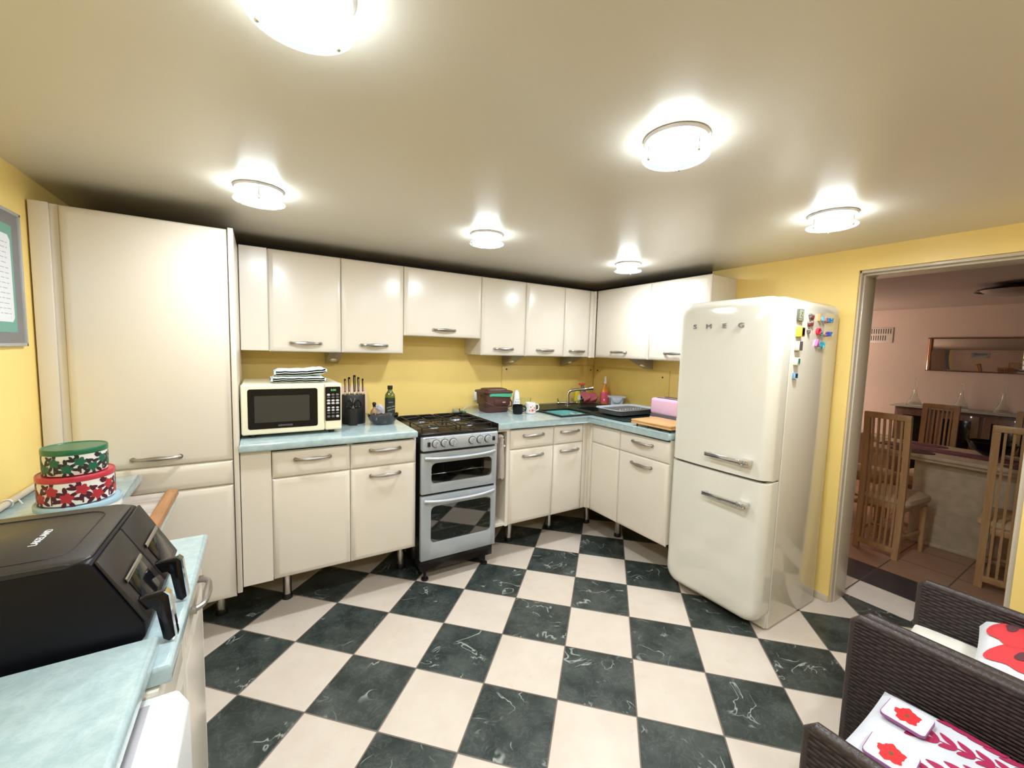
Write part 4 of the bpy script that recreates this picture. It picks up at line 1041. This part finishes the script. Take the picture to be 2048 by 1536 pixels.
obj('foot', MB().cyl((-2.5, -1.6, 0), (-2.5, -1.6, .022), .02, seg=12).cyl((-2.9, -1.6, 0), (-2.9, -1.6, .022), .02, seg=12).cyl((-2.5, -2.0, 0), (-2.5, -2.0, .022), .02, seg=12).cyl((-2.9, -2.0, 0), (-2.9, -2.0, .022), .02, seg=12), 'black', wa)
# pipe on the wall
pp = thing('wall_pipe', 'cream painted pipe running along the left wall just above the worktop', 'pipe', (-2.99, -.7, .915))
obj('pipe', MB().tube([(-2.989, -1.44, .916), (-2.989, -.04, .916)], .011, 14), 'frame', pp)
obj('cable_tie', MB().tube([(-2.989+.014*math.cos(a), -.33, .916+.014*math.sin(a)) for a in [2*PI*i/16 for i in range(16)]], .003, 6, closed=True).tube([(-2.975, -.33, .92), (-2.955, -.345, .93), (-2.945, -.35, .915)], .0025, 6), 'white', pp)
# picture
pf = thing('picture_frame', 'thin silver-grey framed picture with a green mount on the left yellow wall', 'picture', (XL, -.27, 1.46))
y0, y1, z0, z1 = -.50, -.088, 1.462, 1.955
fm = MB()
for a, b in (((y0, z0), (y1, z0+.012)), ((y0, z1-.012), (y1, z1)), ((y0, z0), (y0+.012, z1)), ((y1-.012, z0), (y1, z1))):
    fm.box((XL+.001, a[0], a[1]), (XL+.016, b[0], b[1]), .002)
obj('frame', fm, 'silver2', pf)
obj('mat_board', MB().box((XL+.001, y0+.005, z0+.005), (XL+.010, y1-.005, z1-.005)), mat('charcoal_mount', (.10, .09, .085), .6, var=.2, vscale=9), pf)
obj('green_mount', MB().box((XL+.0095, y0+.075, 1.513), (XL+.0115, -.152, 1.899)), mat('green_mount', (.03, .30, .20), .5), pf)
sh = MB().prism([(y0+.11, 1.55), (-.187, 1.55), (-.172, 1.565), (-.172, 1.845), (-.187, 1.862), (y0+.11, 1.862)], 0, XL+.0112, XL+.013)
random.seed(3)
for k in range(15):
    z = 1.83-k*.018
    yy = y0+.14
    while yy < -.205:
        l_ = random.uniform(.012, .035); sh.box((XL+.0129, yy, z), (XL+.0134, min(yy+l_, -.195), z+.0028), mi=1); yy += l_+.008
obj('sheet', sh, [mat('paper', (.74, .76, .78), .6), mat('ink', (.35, .33, .35), .6)], pf)
obj('glazing', MB().box((XL+.0135, y0+.01, z0+.01), (XL+.0145, y1-.01, z1-.01)), mat('picture_glass', (1, 1, 1), .05, alpha=.08, spec=.6), pf)

# cake tins
def tin(label, cx, cy, r, z0, z1, lidc, flower, leafc, lidh=.020, decor=True):
    t = thing('cake_tin', label, 'tin', (cx, cy, z0), 0, 'stacked round cake tins')
    obj('tin_body', MB().lathe([(r*.97, 0), (r*.985, .002), (r*.985, z1-z0-lidh)], (cx, cy, z0+.0005), 64), mat('tin_white', (.80, .78, .74), .3), t)
    obj('lid', MB().lathe([(r, -lidh), (r*1.01, -lidh+.002), (r*1.01, -.004), (r*.99, -.0005), (r*.965, -.0015), (r*.95, -.003), (0, -.003)], (cx, cy, z1), 64), mat('tin_lid', lidc, .3, coat=.2), t)
    if not decor: return t
    H = z1-z0-lidh; R = r*.985+.0005
    mb = MB()
    def put(pts, a, z, mi):
        q = lambda u, v: (cx+(R+.0006-.0003*mi)*math.cos(a+u/R), cy+(R+.0006-.0003*mi)*math.sin(a+u/R), z+v)
        mu, mv = sum(p[0] for p in pts)/len(pts), sum(p[1] for p in pts)/len(pts)
        for k in range(len(pts)):
            p0, p1 = pts[k], pts[(k+1) % len(pts)]; h0 = ((p0[0]+mu)/2, (p0[1]+mv)/2); h1 = ((p1[0]+mu)/2, (p1[1]+mv)/2)
            mb.poly([q(*p0), q(*p1), q(*h1), q(*h0)], mi); mb.poly([q(*h0), q(*h1), q(mu, mv)], mi)
    def flower(s, ph=0):
        P = []
        for k in range(30):
            a = 2*PI*k/30; rr = s*(.62+.42*abs(math.cos(2.5*(a+ph)))) ; P.append((rr*math.cos(a), rr*math.sin(a)))
        return P
    def leaf(l, w, a, ox, oy):
        P = []
        for k in range(12):
            q = 2*PI*k/12; x = l/2*(1+math.cos(q)); y = w/2*math.sin(q)*(1 if 0 < k < 12 else 1)
            P.append((ox+x*math.cos(a)-y*math.sin(a), oy+x*math.sin(a)+y*math.cos(a)))
        return P
    n = 16
    for i in range(n):
        a = 2*PI*i/n; up = i % 2; zc = z0+H*(.66 if up else .34)
        for la in (0.3, 1.1, 2.0, 2.8, 3.7, 5.6): put(leaf(H*.34, H*.15, la+.2*i, H*.16*math.cos(la+.2*i), H*.16*math.sin(la+.2*i)), a, zc, 1)
        put(flower(H*.235, .2*i), a, zc, 0)
        put([(-.0015, -H*.06), (.0015, -H*.06), (.0015, .0), (-.0015, 0)] if not up else [(-.002, -H*.58), (.002, -H*.58), (.002, -H*.1), (-.002, -H*.1)], a, zc, 1)
        for la in (.9, 2.2): put(leaf(H*.24, H*.11, la, 0, -H*.02), a+PI/n, z0+H*(.78 if not up else .17), 1)
    obj('flower_print', mb, [mat('print_flower', flowerc[0], .4), mat('print_leaf', leafc, .4)], t)
    return t
flowerc = [(.80, .1, .1)]
tcx, tcy = -2.765, -.50
tin('widest round cake tin with pale blue lid, bottom of the stack', tcx+.004, tcy, .106, .9005, .957, (.36, .52, .62), None, (0, 0, 0), .020, False)
flowerc[0] = (.42, .025, .035)
tin('white round cake tin with red flowers and red lid, middle of the stack', tcx, tcy, .0945, .9575, 1.052, (.50, .035, .055), None, (.07, .008, .02), .019)
flowerc[0] = (.015, .115, .06)
tin('white round cake tin with green flowers and green lid, top of the stack', tcx, tcy, .0795, 1.0525, 1.138, (.015, .135, .06), None, (.025, .02, .022), .019)
# wooden tray
wb_ = thing('wooden_board', 'weathered wooden board with brown edges on the narrow left worktop', 'board', (-2.58, -.63, .90))
obj('planks', MB().box((-2.655, -.86, .9008), (-2.545, -.43, .918), .002), 'rawwood', wb_)
obj('edge_strip', MB().box((-2.545, -.865, .9008), (-2.508, -.42, .926), .004), 'brownwood', wb_)

# air fryer
af = thing('air_fryer', 'large black twin-drawer air fryer with lettered lid on the left worktop', 'air fryer', (-2.65, -1.28, .90))
ay0, ay1 = -1.436, -1.118; zt = 1.100
sec = [(-2.90, .905), (-2.445, .905), (-2.422, .935), (-2.425, .960), (-2.492, zt-.004), (-2.502, zt), (-2.88, zt-.002), (-2.90, zt-.015)]
obj('body', MB().prism(sec, 1, ay0, ay1, bev=.005), mat('fryer_black', (.004, .004, .007), .38, spec=.25), af)
M['lidb'] = mat('black_satin_lid', (.022, .018, .016), .36, spec=.4, bump=.05, bscale=300)
lid = MB().prism(rrect(.385, .318, .03, 6, cx=-2.688, cy=(ay0+ay1)/2), 2, zt-.006, zt+.003, bev=.003)
lo = obj('lid', lid, 'lidb', af)
obj('lid_groove', MB().tube([(x, y, zt+.0032) for x, y in rrect(.215, .245, .035, 6, cx=-2.640, cy=(ay0+ay1)/2+.004)], .0014, 6, closed=True), 'black', lo)
obj('lettering', MB().text('LAKELAND', .0165, .0004, TR(-2.602, -1.276, zt+.0036) @ RZ(PI/2)), mat('white_lettering', (.75, .76, .80), .4), lo)
# sloped front panels with glossy bevels
dirv = Vector((.067, 0, -.140)).normalized()
def slope(s): return (-2.4915+.067*s, 1.098-.139*s)
for k, (ya, yb) in enumerate(((ay0+.004, (ay0+ay1)/2-.003), ((ay0+ay1)/2+.003, ay1-.004))):
    dr_ = thing_part = None
    a, b = slope(.02), slope(1.0)
    nrm = (.139/.154, .067/.154)
    P = [(a[0], a[1]), (b[0], b[1]), (b[0]+nrm[0]*.010, b[1]+nrm[1]*.010), (a[0]+nrm[0]*.006, a[1]+nrm[1]*.006)]
    d = obj('drawer', MB().prism(P, 1, ya, yb, bev=.003), 'lidb', af)
    c0, c1 = slope(.45), slope(.92)
    P = [(c0[0]+nrm[0]*.008, c0[1]+nrm[1]*.008), (c1[0]+nrm[0]*.009, c1[1]+nrm[1]*.009), (c1[0]+nrm[0]*.0115, c1[1]+nrm[1]*.0115), (c0[0]+nrm[0]*.0105, c0[1]+nrm[1]*.0105)]
    obj('window', MB().prism(P, 1, ya+.03, yb-.03, bev=.001), 'gblack', d)
    P = [(c0[0]+nrm[0]*.009, c0[1]+nrm[1]*.009+.006), (c0[0]+nrm[0]*.009+.004, c0[1]+nrm[1]*.009-.002), (c0[0]+nrm[0]*.013, c0[1]), (c0[0]+nrm[0]*.012, c0[1]+.008)]
    obj('window_trim', MB().prism(P, 1, ya+.02, yb-.02), 'steel', d)
    yc = (-1.412, -1.262)[k]
    hx = -2.393; h0 = 1.0065
    hb = MB().prism([(-2.455, h0-.006), (-2.455, h0-.030), (hx-.020, h0-.024), (hx-.013, h0-.034), (hx-.008, h0-.096), (hx+.002, h0-.104), (hx+.012, h0-.096), (hx+.004, h0-.010), (hx-.002, h0)], 1, yc-.009, yc+.009, bev=.003)
    g_ = obj('grip', hb, 'gblack', d)
    obj('chrome_strip', MB().prism([(hx+.0035, h0-.008), (hx+.0115, h0-.094), (hx+.0155, h0-.095), (hx+.0065, h0-.006), (hx-.001, h0+.002), (hx-.003, h0+.0005)], 1, yc-.0088, yc+.0088), 'chrome', g_)
for yy in (ay0+.04, ay1-.04):
    for xx in (-2.86, -2.47): obj('foot', MB().cyl((xx, yy, .9), (xx, yy, .906), .012, seg=12), 'black', af)

# ------------------------------------------------------------------ wicker armchairs
M['wick'] = wicker_mat(); M['wickrim'] = mat('rattan_rim', (.040, .028, .024), .35, bump=.6, bscale=90)
def armchair(label, x0, x1, yf0, yf1, zt=.62):
    t = thing('rattan_armchair', label, 'armchair', ((x0+x1)/2, -2.3, 0), 0, 'rattan armchairs')
    th = .034; yb = -2.62
    for x, yf in ((x0, yf0), (x1-th, yf1)):
        a = obj('arm', MB().box((x, yb, .03), (x+th, yf, zt-.008), .006), 'wick', t)
        obj('rim', MB().tube([(x+th/2, yb, zt-.010), (x+th/2, yf-.012, zt-.010), (x+th/2, yf-.002, zt-.022), (x+th/2, yf-.002, .04)], .0165, 12), 'wickrim', a)
    yf = min(yf0, yf1)
    obj('seat', MB().box((x0+th, yb+.03, .33), (x1-th, yf-.015, .395), .006).box((x0+th, yf-.05, .10), (x1-th, yf-.018, .345), .004), 'wick', t)
    obj('backrest', MB().box((x0, yb-.03, .03), (x1, yb+.004, .84), .012), 'wick', t)
    for x in (x0+th/2, x1-th/2):
        for y in (yf-.03, yb): obj('foot', MB().cyl((x, y, 0), (x, y, .035), .012, seg=12), 'black', t)
    return t
armchair('dark brown rattan armchair nearest the doorway, holding the poppy cushion', -.461, .060, -1.925, -1.955)
armchair('dark brown rattan armchair at the near right corner, holding the leaf-patterned cushion', -1.118, -.4655, -2.03, -1.912)
def pillow_mesh(cx, cy, cz, lx, ly, h, n=28, p=5, wob=.004, rot=0):
    mb = MB()
    def top(u, v, s):
        a, b = 2*u-1, 2*v-1
        e = max(0, (1-abs(a)**p)*(1-abs(b)**p))**.42
        px = 1-.03*abs(b)**2*abs(a); x = a*lx/2*(1-.035*(1-abs(b)**2)); y = b*ly/2*(1-.035*(1-abs(a)**2))
        z = s*h/2*e+(wob*math.sin(7*a+2*b)*math.cos(5*b-a)*e if s > 0 else 0)
        return (cx+x*math.cos(rot)-y*math.sin(rot), cy+x*math.sin(rot)+y*math.cos(rot), cz+z)
    mb.grid(lambda u, v: top(u, v, 1), n, n); mb.grid(lambda u, v: top(u, v, -1), n, n)
    bmesh.ops.remove_doubles(mb.bm, verts=mb.bm.verts, dist=1e-5)
    def inv(x, y):          # surface height at a point
        dx, dy = x-cx, y-cy; a = (dx*math.cos(rot)+dy*math.sin(rot))/(lx/2); b = (-dx*math.sin(rot)+dy*math.cos(rot))/(ly/2)
        a, b = max(-1, min(1, a)), max(-1, min(1, b)); e = max(0, (1-abs(a)**p)*(1-abs(b)**p))**.42
        return cz+h/2*e+wob*math.sin(7*a+2*b)*math.cos(5*b-a)*e
    return mb, inv
# pad B with leaf print
mb, inv = pillow_mesh(-.770, -2.255, .430, .50, .48, .070)
def leafp(x, y, l, w, a, mi=1, slit=True):
    P = []
    for k in range(20):
        q = 2*PI*k/20; u = l/2*(1+math.cos(q)); v = w/2*math.sin(q)*(.6+.4*math.sin(min(PI, PI*(u/l)**.8)))
        X, Y = x+u*math.cos(a)-v*math.sin(a), y+u*math.sin(a)+v*math.cos(a); P.append((X, Y, inv(X, Y)+.0012))
    mb.poly(P, mi)
def stem(pts):
    mb.tube([(x, y, inv(x, y)+.0008) for x, y in pts], .0014, 5, mi=1)
# branch pattern growing toward -y
for (bx, by, ang, ln) in ((-.66, -2.33, PI*.72, .24), (-.62, -2.33, PI*.55, .20), (-.58, -2.36, PI*.40, .18), (-.74, -2.36, PI*.80, .20)):
    n_ = 6; pts = []
    for k in range(n_+1):
        q = k/n_; a = ang+.25*(q-.5); pts.append((bx+ln*q*math.cos(a), by+ln*q*math.sin(a)))
    stem(pts)
    for k in range(1, n_+1):
        x, y = pts[k]; leafp(x, y, .046, .021, ang+.75); 
        if k < n_: leafp(x, y, .046, .021, ang-.75)
    leafp(pts[-1][0], pts[-1][1], .042, .017, ang)
M['padw'] = mat('white_print_fabric', (.58, .59, .63), .85, bump=.35, bscale=45, var=.05, vscale=14)
pb = solo('seat_cushion', mb, ['padw', mat('magenta_print', (.36, .012, .07), .7)], 'white seat cushion printed with dark magenta leafy branches on the near armchair', 'cushion', (-.77, -2.255, .395), ang=60)
# coasters
def coaster(label, cx, cy, cz, rot, w, d):
    t = thing('coaster', label, 'coaster', (cx, cy, cz), 0, 'poppy coasters')
    mx = TR(cx, cy, cz) @ RZ(rot)
    a = MB(); a.prism(rrect(w, d, .012, 6), 2, 0, .008, bev=.002, mx=mx)
    obj('edge', a, mat('purple_edge', (.30, .10, .26), .4), t)
    a = MB(); a.prism(rrect(w-.004, d-.004, .011, 6), 2, .0078, .0090, mx=mx)
    P = []
    for k in range(36):
        q = 2*PI*k/36; rr = 1+.12*math.sin(5*q+.5)+.07*math.sin(11*q); P.append((w*.34*rr*math.cos(q), d*.27*rr*math.sin(q), .0094))
    a.poly(P, 1, mx); a.poly([(.006*math.cos(2*PI*k/10), .005*math.sin(2*PI*k/10), .0098) for k in range(10)], 2, mx)
    for q in (0.4, 1.3, 2.6, 3.9, 5.1): a.poly([(.008*math.cos(q), .007*math.sin(q), .0096), (w*.22*math.cos(q+.12), d*.18*math.sin(q+.12), .0096), (w*.22*math.cos(q-.05), d*.18*math.sin(q-.05), .0096)], 3, mx)
    a.box((-w*.48, d*.30, .0089), (w*.48, d*.305, .0092), mi=4, mx=mx); a.box((-w*.48, -d*.34, .0089), (w*.48, -d*.335, .0092), mi=4, mx=mx)
    obj('poppy_face', a, [mat('card_white', (.80, .79, .76), .3), mat('poppy_red', (.62, .03, .035), .4), mat('poppy_centre', (.12, .10, .03), .5), mat('poppy_dark', (.45, .02, .03), .4), mat('plank_line', (.5, .5, .48), .5)], t)
coaster('white coaster with a red poppy and purple edge on the leaf-patterned cushion', -.655, -2.100, inv(-.655, -2.10)+.004, 0, .100, .098)
coaster('poppy coaster partly hidden behind the nearest armchair arm', -.845, -2.118, inv(-.845, -2.118)+.004, .05, .100, .098)
# pad A and poppy cushion
mbA, invA = pillow_mesh(-.205, -2.18, .430, .475, .46, .066)
solo('seat_cushion', mbA, 'creamf', 'plain cream seat cushion on the armchair nearest the doorway', 'cushion', (-.205, -2.18, .395), ang=60)
mbP, invP = pillow_mesh(-.12, -2.345, .528, .44, .42, .11, rot=.12)
def blot(cx, cy, rx, ry, a, mi, seed, dz):
    P = []; 
    for k in range(40):
        q = 2*PI*k/40; rr = 1+.12*math.sin(3*q+seed)+.06*math.sin(5*q+2*seed)
        x, y = rx*rr*math.cos(q), ry*rr*math.sin(q); X, Y = cx+x*math.cos(a)-y*math.sin(a), cy+x*math.sin(a)+y*math.cos(a)
        P.append((X, Y))
    def q(i, s):
        x, y = cx+(P[i % 40][0]-cx)*s, cy+(P[i % 40][1]-cy)*s; return (x, y, invP(x, y)+dz)
    for k in range(40):
        for s in range(5):
            if s == 0: mbP.poly([q(k, 0), q(k, .2), q(k+1, .2)], mi)
            else: mbP.poly([q(k, s/5), q(k, s/5+.2), q(k+1, s/5+.2), q(k+1, s/5)], mi)
blot(-.20, -2.245, .105, .062, -.25, 1, 1.0, .002); blot(-.03, -2.215, .13, .055, -.1, 1, 2.2, .0026); blot(-.20, -2.255, .045, .022, -.2, 2, .5, .0034); blot(0, -2.20, .055, .014, -.1, 2, 3.0, .0038)
blot(.08, -2.42, .08, .06, .4, 1, 4.0, .002); blot(-.16, -2.45, .07, .05, .1, 1, 5.0, .002)
solo('poppy_cushion', mbP, ['whitef', mat('poppy_print', (.60, .04, .05), .8), mat('poppy_print_dark', (.10, .03, .04), .8)], 'white cushion printed with large red poppies on the armchair nearest the doorway', 'cushion', (-.06, -2.36, .46), ang=60)

# ------------------------------------------------------------------ dining room
M['beech'] = wood_mat('beech', (.44, .255, .11), (.54, .33, .155), 10, 2, .4, .2)
M['seatf'] = mat('beige_seat', (.52, .40, .24), .7, var=.08, vscale=14)
def dining_chair(label, loc, rz, W=.285, seat=True):
    t = thing('dining_chair', label, 'chair', loc, rz, 'high-backed slatted dining chairs')
    H = 1.10; xb = lambda z: -.03*((z-.45)/.65)**2 if z > .45 else -.02*((.45-z)/.45)**2
    def rail(y, w, z0, z1, d=.022):
        n = 8; mb = MB(); t_ = bmesh.new(); R_ = []
        for k in range(n+1):
            z = z0+(z1-z0)*k/n; x = xb(z); R_.append([t_.verts.new(p) for p in ((x-d/2, y-w/2, z), (x+d/2, y-w/2, z), (x+d/2, y+w/2, z), (x-d/2, y+w/2, z))])
        for a, b in zip(R_, R_[1:]):
            for q in range(4): t_.faces.new((a[q], a[(q+1) % 4], b[(q+1) % 4], b[q]))
        t_.faces.new(R_[0][::-1]); t_.faces.new(R_[-1]); return mb.add(t_)
    for s in (-1, 1): obj('stile', rail(s*(W/2-.019), .038, 0, H-.006, .03), 'beech', t, True)
    obj('top_rail', MB().box((xb(H)-.016, -W/2, H-.045), (xb(H)+.016, W/2, H), .006), 'beech', t, True)
    obj('bottom_rail', MB().box((-.034, -W/2+.03, .045), (-.006, W/2-.03, .085), .003), 'beech', t, True)
    n = 6; inner = W-.076
    for k in range(n):
        y = -inner/2+inner*(k+.5)/n; obj('slat', rail(y, .013, .07, H-.04, .014), 'beech', t, True)
    if seat:
        obj('seat', MB().add(loft([(.20, 0, .39, W+.03, .04, .405), (.20, 0, .41, W+.05, .05, .425), (.20, 0, .40, W+.04, .05, .455), (.20, 0, .34, W-.02, .05, .470)])), 'seatf', t, True)
        obj('seat_frame', MB().box((.0, -W/2, .365), (.385, W/2, .408), .004), 'beech', t, True)
        for s in (-1, 1): obj('leg', MB().cyl((.355, s*(W/2-.005), .0), (.355, s*(W/2-.01), .37), .014, .021, 16), 'beech', t, True)
        for s in (-1, 1): obj('stretcher', MB().box((.0, s*(W/2-.02)-.008, .14), (.35, s*(W/2-.02)+.008, .165), .003), 'beech', t, True)
        obj('stretcher', MB().box((.17, -W/2+.02, .145), (.19, W/2-.02, .165), .003), 'beech', t, True)
    return t
dining_chair('slatted dining chair with its back to the doorway, seen whole at the left', (1.86, -1.30, 0), -.10)
c2 = dining_chair('slatted dining chair with its back to the doorway, cut off at the right edge', (1.90, -1.965, 0), .10, .30)
dining_chair('slatted dining chair at the left end of the table, behind the door frame', (2.72, -.72, 0), -PI/2)
dining_chair('slatted dining chair on the far side of the table beside the sideboard', (3.22, -1.28, 0), PI, .25)
dining_chair('slatted dining chair across the table at the right edge of the photo', (3.22, -1.86, 0), PI, .25)
M['travertine'] = mat('cream_travertine', (.56, .48, .34), .35, var=.12, vscale=16)
dt = thing('dining_table', 'cream stone dining table with a slab pedestal', 'table', (2.75, -1.9, 0))
obj('tabletop', MB().box((2.30, -2.9, .722), (3.0, -1.02, .75), .006).box((2.325, -2.88, .695), (2.98, -1.04, .722), .004), 'travertine', dt)
obj('pedestal', MB().box((2.43, -2.6, .02), (2.78, -1.33, .695), .01), 'travertine', dt)
obj('pedestal_base', MB().box((2.40, -2.63, 0), (2.80, -1.30, .03), .004), 'travertine', dt)
M['runner'] = mat('plum_runner', (.16, .05, .07), .8, var=.5, vscale=25)
solo('table_runner', MB().box((2.52, -2.75, .7505), (2.74, -1.05, .754), .001), 'runner', 'plum patterned runner lying along the dining table', 'table runner', (2.63, -1.9, .75))
for y, lab in ((-1.30, 'dark oval placemat at the left front of the dining table'), (-1.95, 'dark oval placemat at the right front of the dining table')):
    solo('placemat', MB().lathe([(.15, 0), (.152, .002), (.15, .004), (0, .004)], (2.415, y, .7505), 40, sx=.62), mat('dark_placemat', (.08, .03, .035), .6, var=.3, vscale=30), lab, 'placemat', (2.415, y, .7505), 'oval placemats')
for y, lab in ((-1.28, 'dark oval placemat at the far left of the dining table'), ):
    solo('placemat', MB().lathe([(.15, 0), (.152, .002), (.15, .004), (0, .004)], (2.87, y, .7505), 40, sx=.6), 'runner', lab, 'placemat', (2.87, y, .7505), 'oval placemats')
solo('serving_bowl', MB().lathe([(.05, 0), (.055, .004), (.12, .05), (.145, .11), (.141, .112), (.11, .05), (0, .01)], (2.83, -1.68, .7505), 36), 'gblack', 'glossy black bowl on the dining table', 'bowl', (2.83, -1.68, .7505))
M['mirrorg'] = mat('mirror', (.55, .52, .48), .02, metal=1)
mr = thing('wall_mirror', 'wide horizontal mirror with copper-toned ends on the dining room wall', 'mirror', (4.59, -1.4, 1.4))
obj('mirror_glass', MB().box((4.582, -1.98, 1.402), (4.592, -.86, 1.772), .002), 'mirrorg', mr)
obj('mirror_frame', MB().box((4.574, -2.02, 1.392), (4.599, -.825, 1.403), .003).box((4.574, -2.02, 1.770), (4.599, -.825, 1.781), .003), mat('copper_frame', (.20, .10, .06), .25, metal=.8), mr)
for y in (-.864, -2.0): obj('side_strip', MB().cyl((4.584, y+.015, 1.403), (4.584, y+.015, 1.770), .022, seg=20), mat('copper_mirror', (.60, .36, .27), .08, metal=1), mr)
vt = thing('air_vent', 'white slotted air vent high on the dining room wall', 'vent', (4.59, -.37, 1.72))
obj('cover', MB().box((4.588, -.497, 1.722), (4.5995, -.240, 1.917), .004), mat('vent_white', (.70, .64, .58), .4), vt)
v_ = MB()
for r_ in range(2):
    for k in range(10):
        if r_ == 1 and k > 7: continue
        y = -.258-k*.0235; v_.box((4.5872, y-.006, 1.838-r_*.085), (4.5882, y+.002, 1.902-r_*.085))
obj('slots', v_, 'dark', vt)
M['sb'] = wood_mat('dark_sideboard', (.10, .055, .035), (.17, .10, .065), 8, 2, .35, .2)
sb = thing('sideboard', 'dark display sideboard with a glass top against the dining room wall', 'sideboard', (4.35, -1.5, 0))
obj('cabinet', MB().box((4.17, -2.5, 0), (4.58, -.70, .965), .006), 'sb', sb)
obj('glass_top', MB().box((4.13, -2.55, .970), (4.585, -.66, .985), .003), mat('glass_shelf', (.45, .50, .46), .05, alpha=.75, spec=1), sb)
for y in (-.72, -1.05, -1.40, -1.75, -2.1): obj('door', MB().box((4.160, y-.33, .05), (4.172, y-.005, .94), .004).box((4.158, y-.27, .12), (4.163, y-.06, .88), .002, mi=1), ['sb', 'gblack'], sb)
def decanter(label, y, s=1):
    t = thing('decanter', label, 'decanter', (4.32, y, .9855), 0, 'glass decanters on the sideboard')
    obj('glass_body', MB().lathe([(.070, 0), (.072, .01), (.050, .05), (.022, .12), (.013, .18), (.014, .21), (.011, .21), (.010, .18), (.019, .12), (.045, .05), (.062, .012), (0, .012)], (4.32, y, .9855), 28, cap=False), 'clearglass', t)
    obj('stopper', MB().cyl((4.32, y, 1.19), (4.32, y, 1.27+.03*s), .010, .007, 14).ball((4.32, y, 1.27+.03*s), .011, 12), 'clearglass', t)
decanter('clear glass decanter with tall stopper, left on the sideboard', -.825)
decanter('clear glass decanter with tilted stopper, middle of the sideboard', -1.20, 0)
decanter('clear glass decanter with tall stopper, right on the sideboard', -1.50)
dl = thing('dining_ceiling_light', 'dark-rimmed glass ceiling light on the dining room ceiling', 'ceiling light', (2.9, -1.70, 2.135))
obj('rim', MB().lathe([(.19, -.035), (.20, -.045), (.235, -.052), (.24, -.045), (.20, -.030), (.05, -.001)], (2.9, -1.70, 2.134), 48), 'gblack', dl)
obj('shade', MB().lathe([(.20, -.045), (.16, -.075), (.08, -.092), (0, -.096)], (2.9, -1.70, 2.134), 48), mat('unlit_glass_shade', (.42, .38, .36), .25), dl)
solo('shelf_bracket', MB().box((4.20, -.35, .545), (4.585, .5, .565), .002), 'frame', 'pale shelf along the dining room wall behind the slatted chair', 'shelf', (4.4, .1, .545))
pc_ = thing('framed_print', 'teal framed print on the dining room side of the doorway wall, seen in the mirror', 'picture', (.935, -.22, 1.4))
obj('frame', MB().box((.931, -.50, 1.38), (.95, .08, 1.86), .003), 'silver2', pc_)
obj('print', MB().box((.9495, -.42, 1.46), (.952, 0, 1.80)), mat('teal_print', (.06, .14, .14), .3, var=.7, vscale=9), pc_)
# floor lamp added out of view to light the dining room from the left
fl = thing('unseen_fill_lamp', 'added floor lamp lighting the dining room from the left, outside the view', 'lamp', (3.6, .45, 0))
obj('base', MB().cyl((3.6, .45, 0), (3.6, .45, .025), .14, seg=32, bev=.004), 'black', fl)
obj('pole', MB().cyl((3.6, .45, .02), (3.6, .45, 1.30), .012, seg=12), 'black', fl)
obj('lamp_shade', MB().lathe([(.14, 1.28), (.10, 1.50)], (3.6, .45, 0), 32, cap=False), mat('fill_lamp_glow', (.9, .7, .6), .8, emit=(1.0, .80, .67), es=17), fl)

# ------------------------------------------------------------------ camera, world, view
cam = bpy.data.cameras.new('camera'); co = bpy.data.objects.new('camera', cam); C.objects.link(co)
cam.sensor_width = 36; cam.lens = 819.13*36/2048; cam.clip_start = .02
yaw, pitch, roll = .5519, -.0831, .0280
fwd = Vector((math.sin(yaw)*math.cos(pitch), math.cos(yaw)*math.cos(pitch), math.sin(pitch)))
right = Vector((math.cos(yaw), -math.sin(yaw), 0)); up = right.cross(fwd)
r2 = right*math.cos(roll)+up*math.sin(roll); u2 = -right*math.sin(roll)+up*math.cos(roll)
co.matrix_world = Matrix(((r2.x, u2.x, -fwd.x, -2.2256), (r2.y, u2.y, -fwd.y, -2.4257), (r2.z, u2.z, -fwd.z, 1.5), (0, 0, 0, 1)))
sc.camera = co
w = bpy.data.worlds.new('world'); sc.world = w; w.use_nodes = True
w.node_tree.nodes['Background'].inputs[0].default_value = (.9, .9, 1, 1); w.node_tree.nodes['Background'].inputs[1].default_value = .02
sc.view_settings.view_transform = 'Standard'; sc.view_settings.look = 'None'; sc.view_settings.gamma = 1
sc.view_settings.use_curve_mapping = False; sc.view_settings.exposure = 1.38
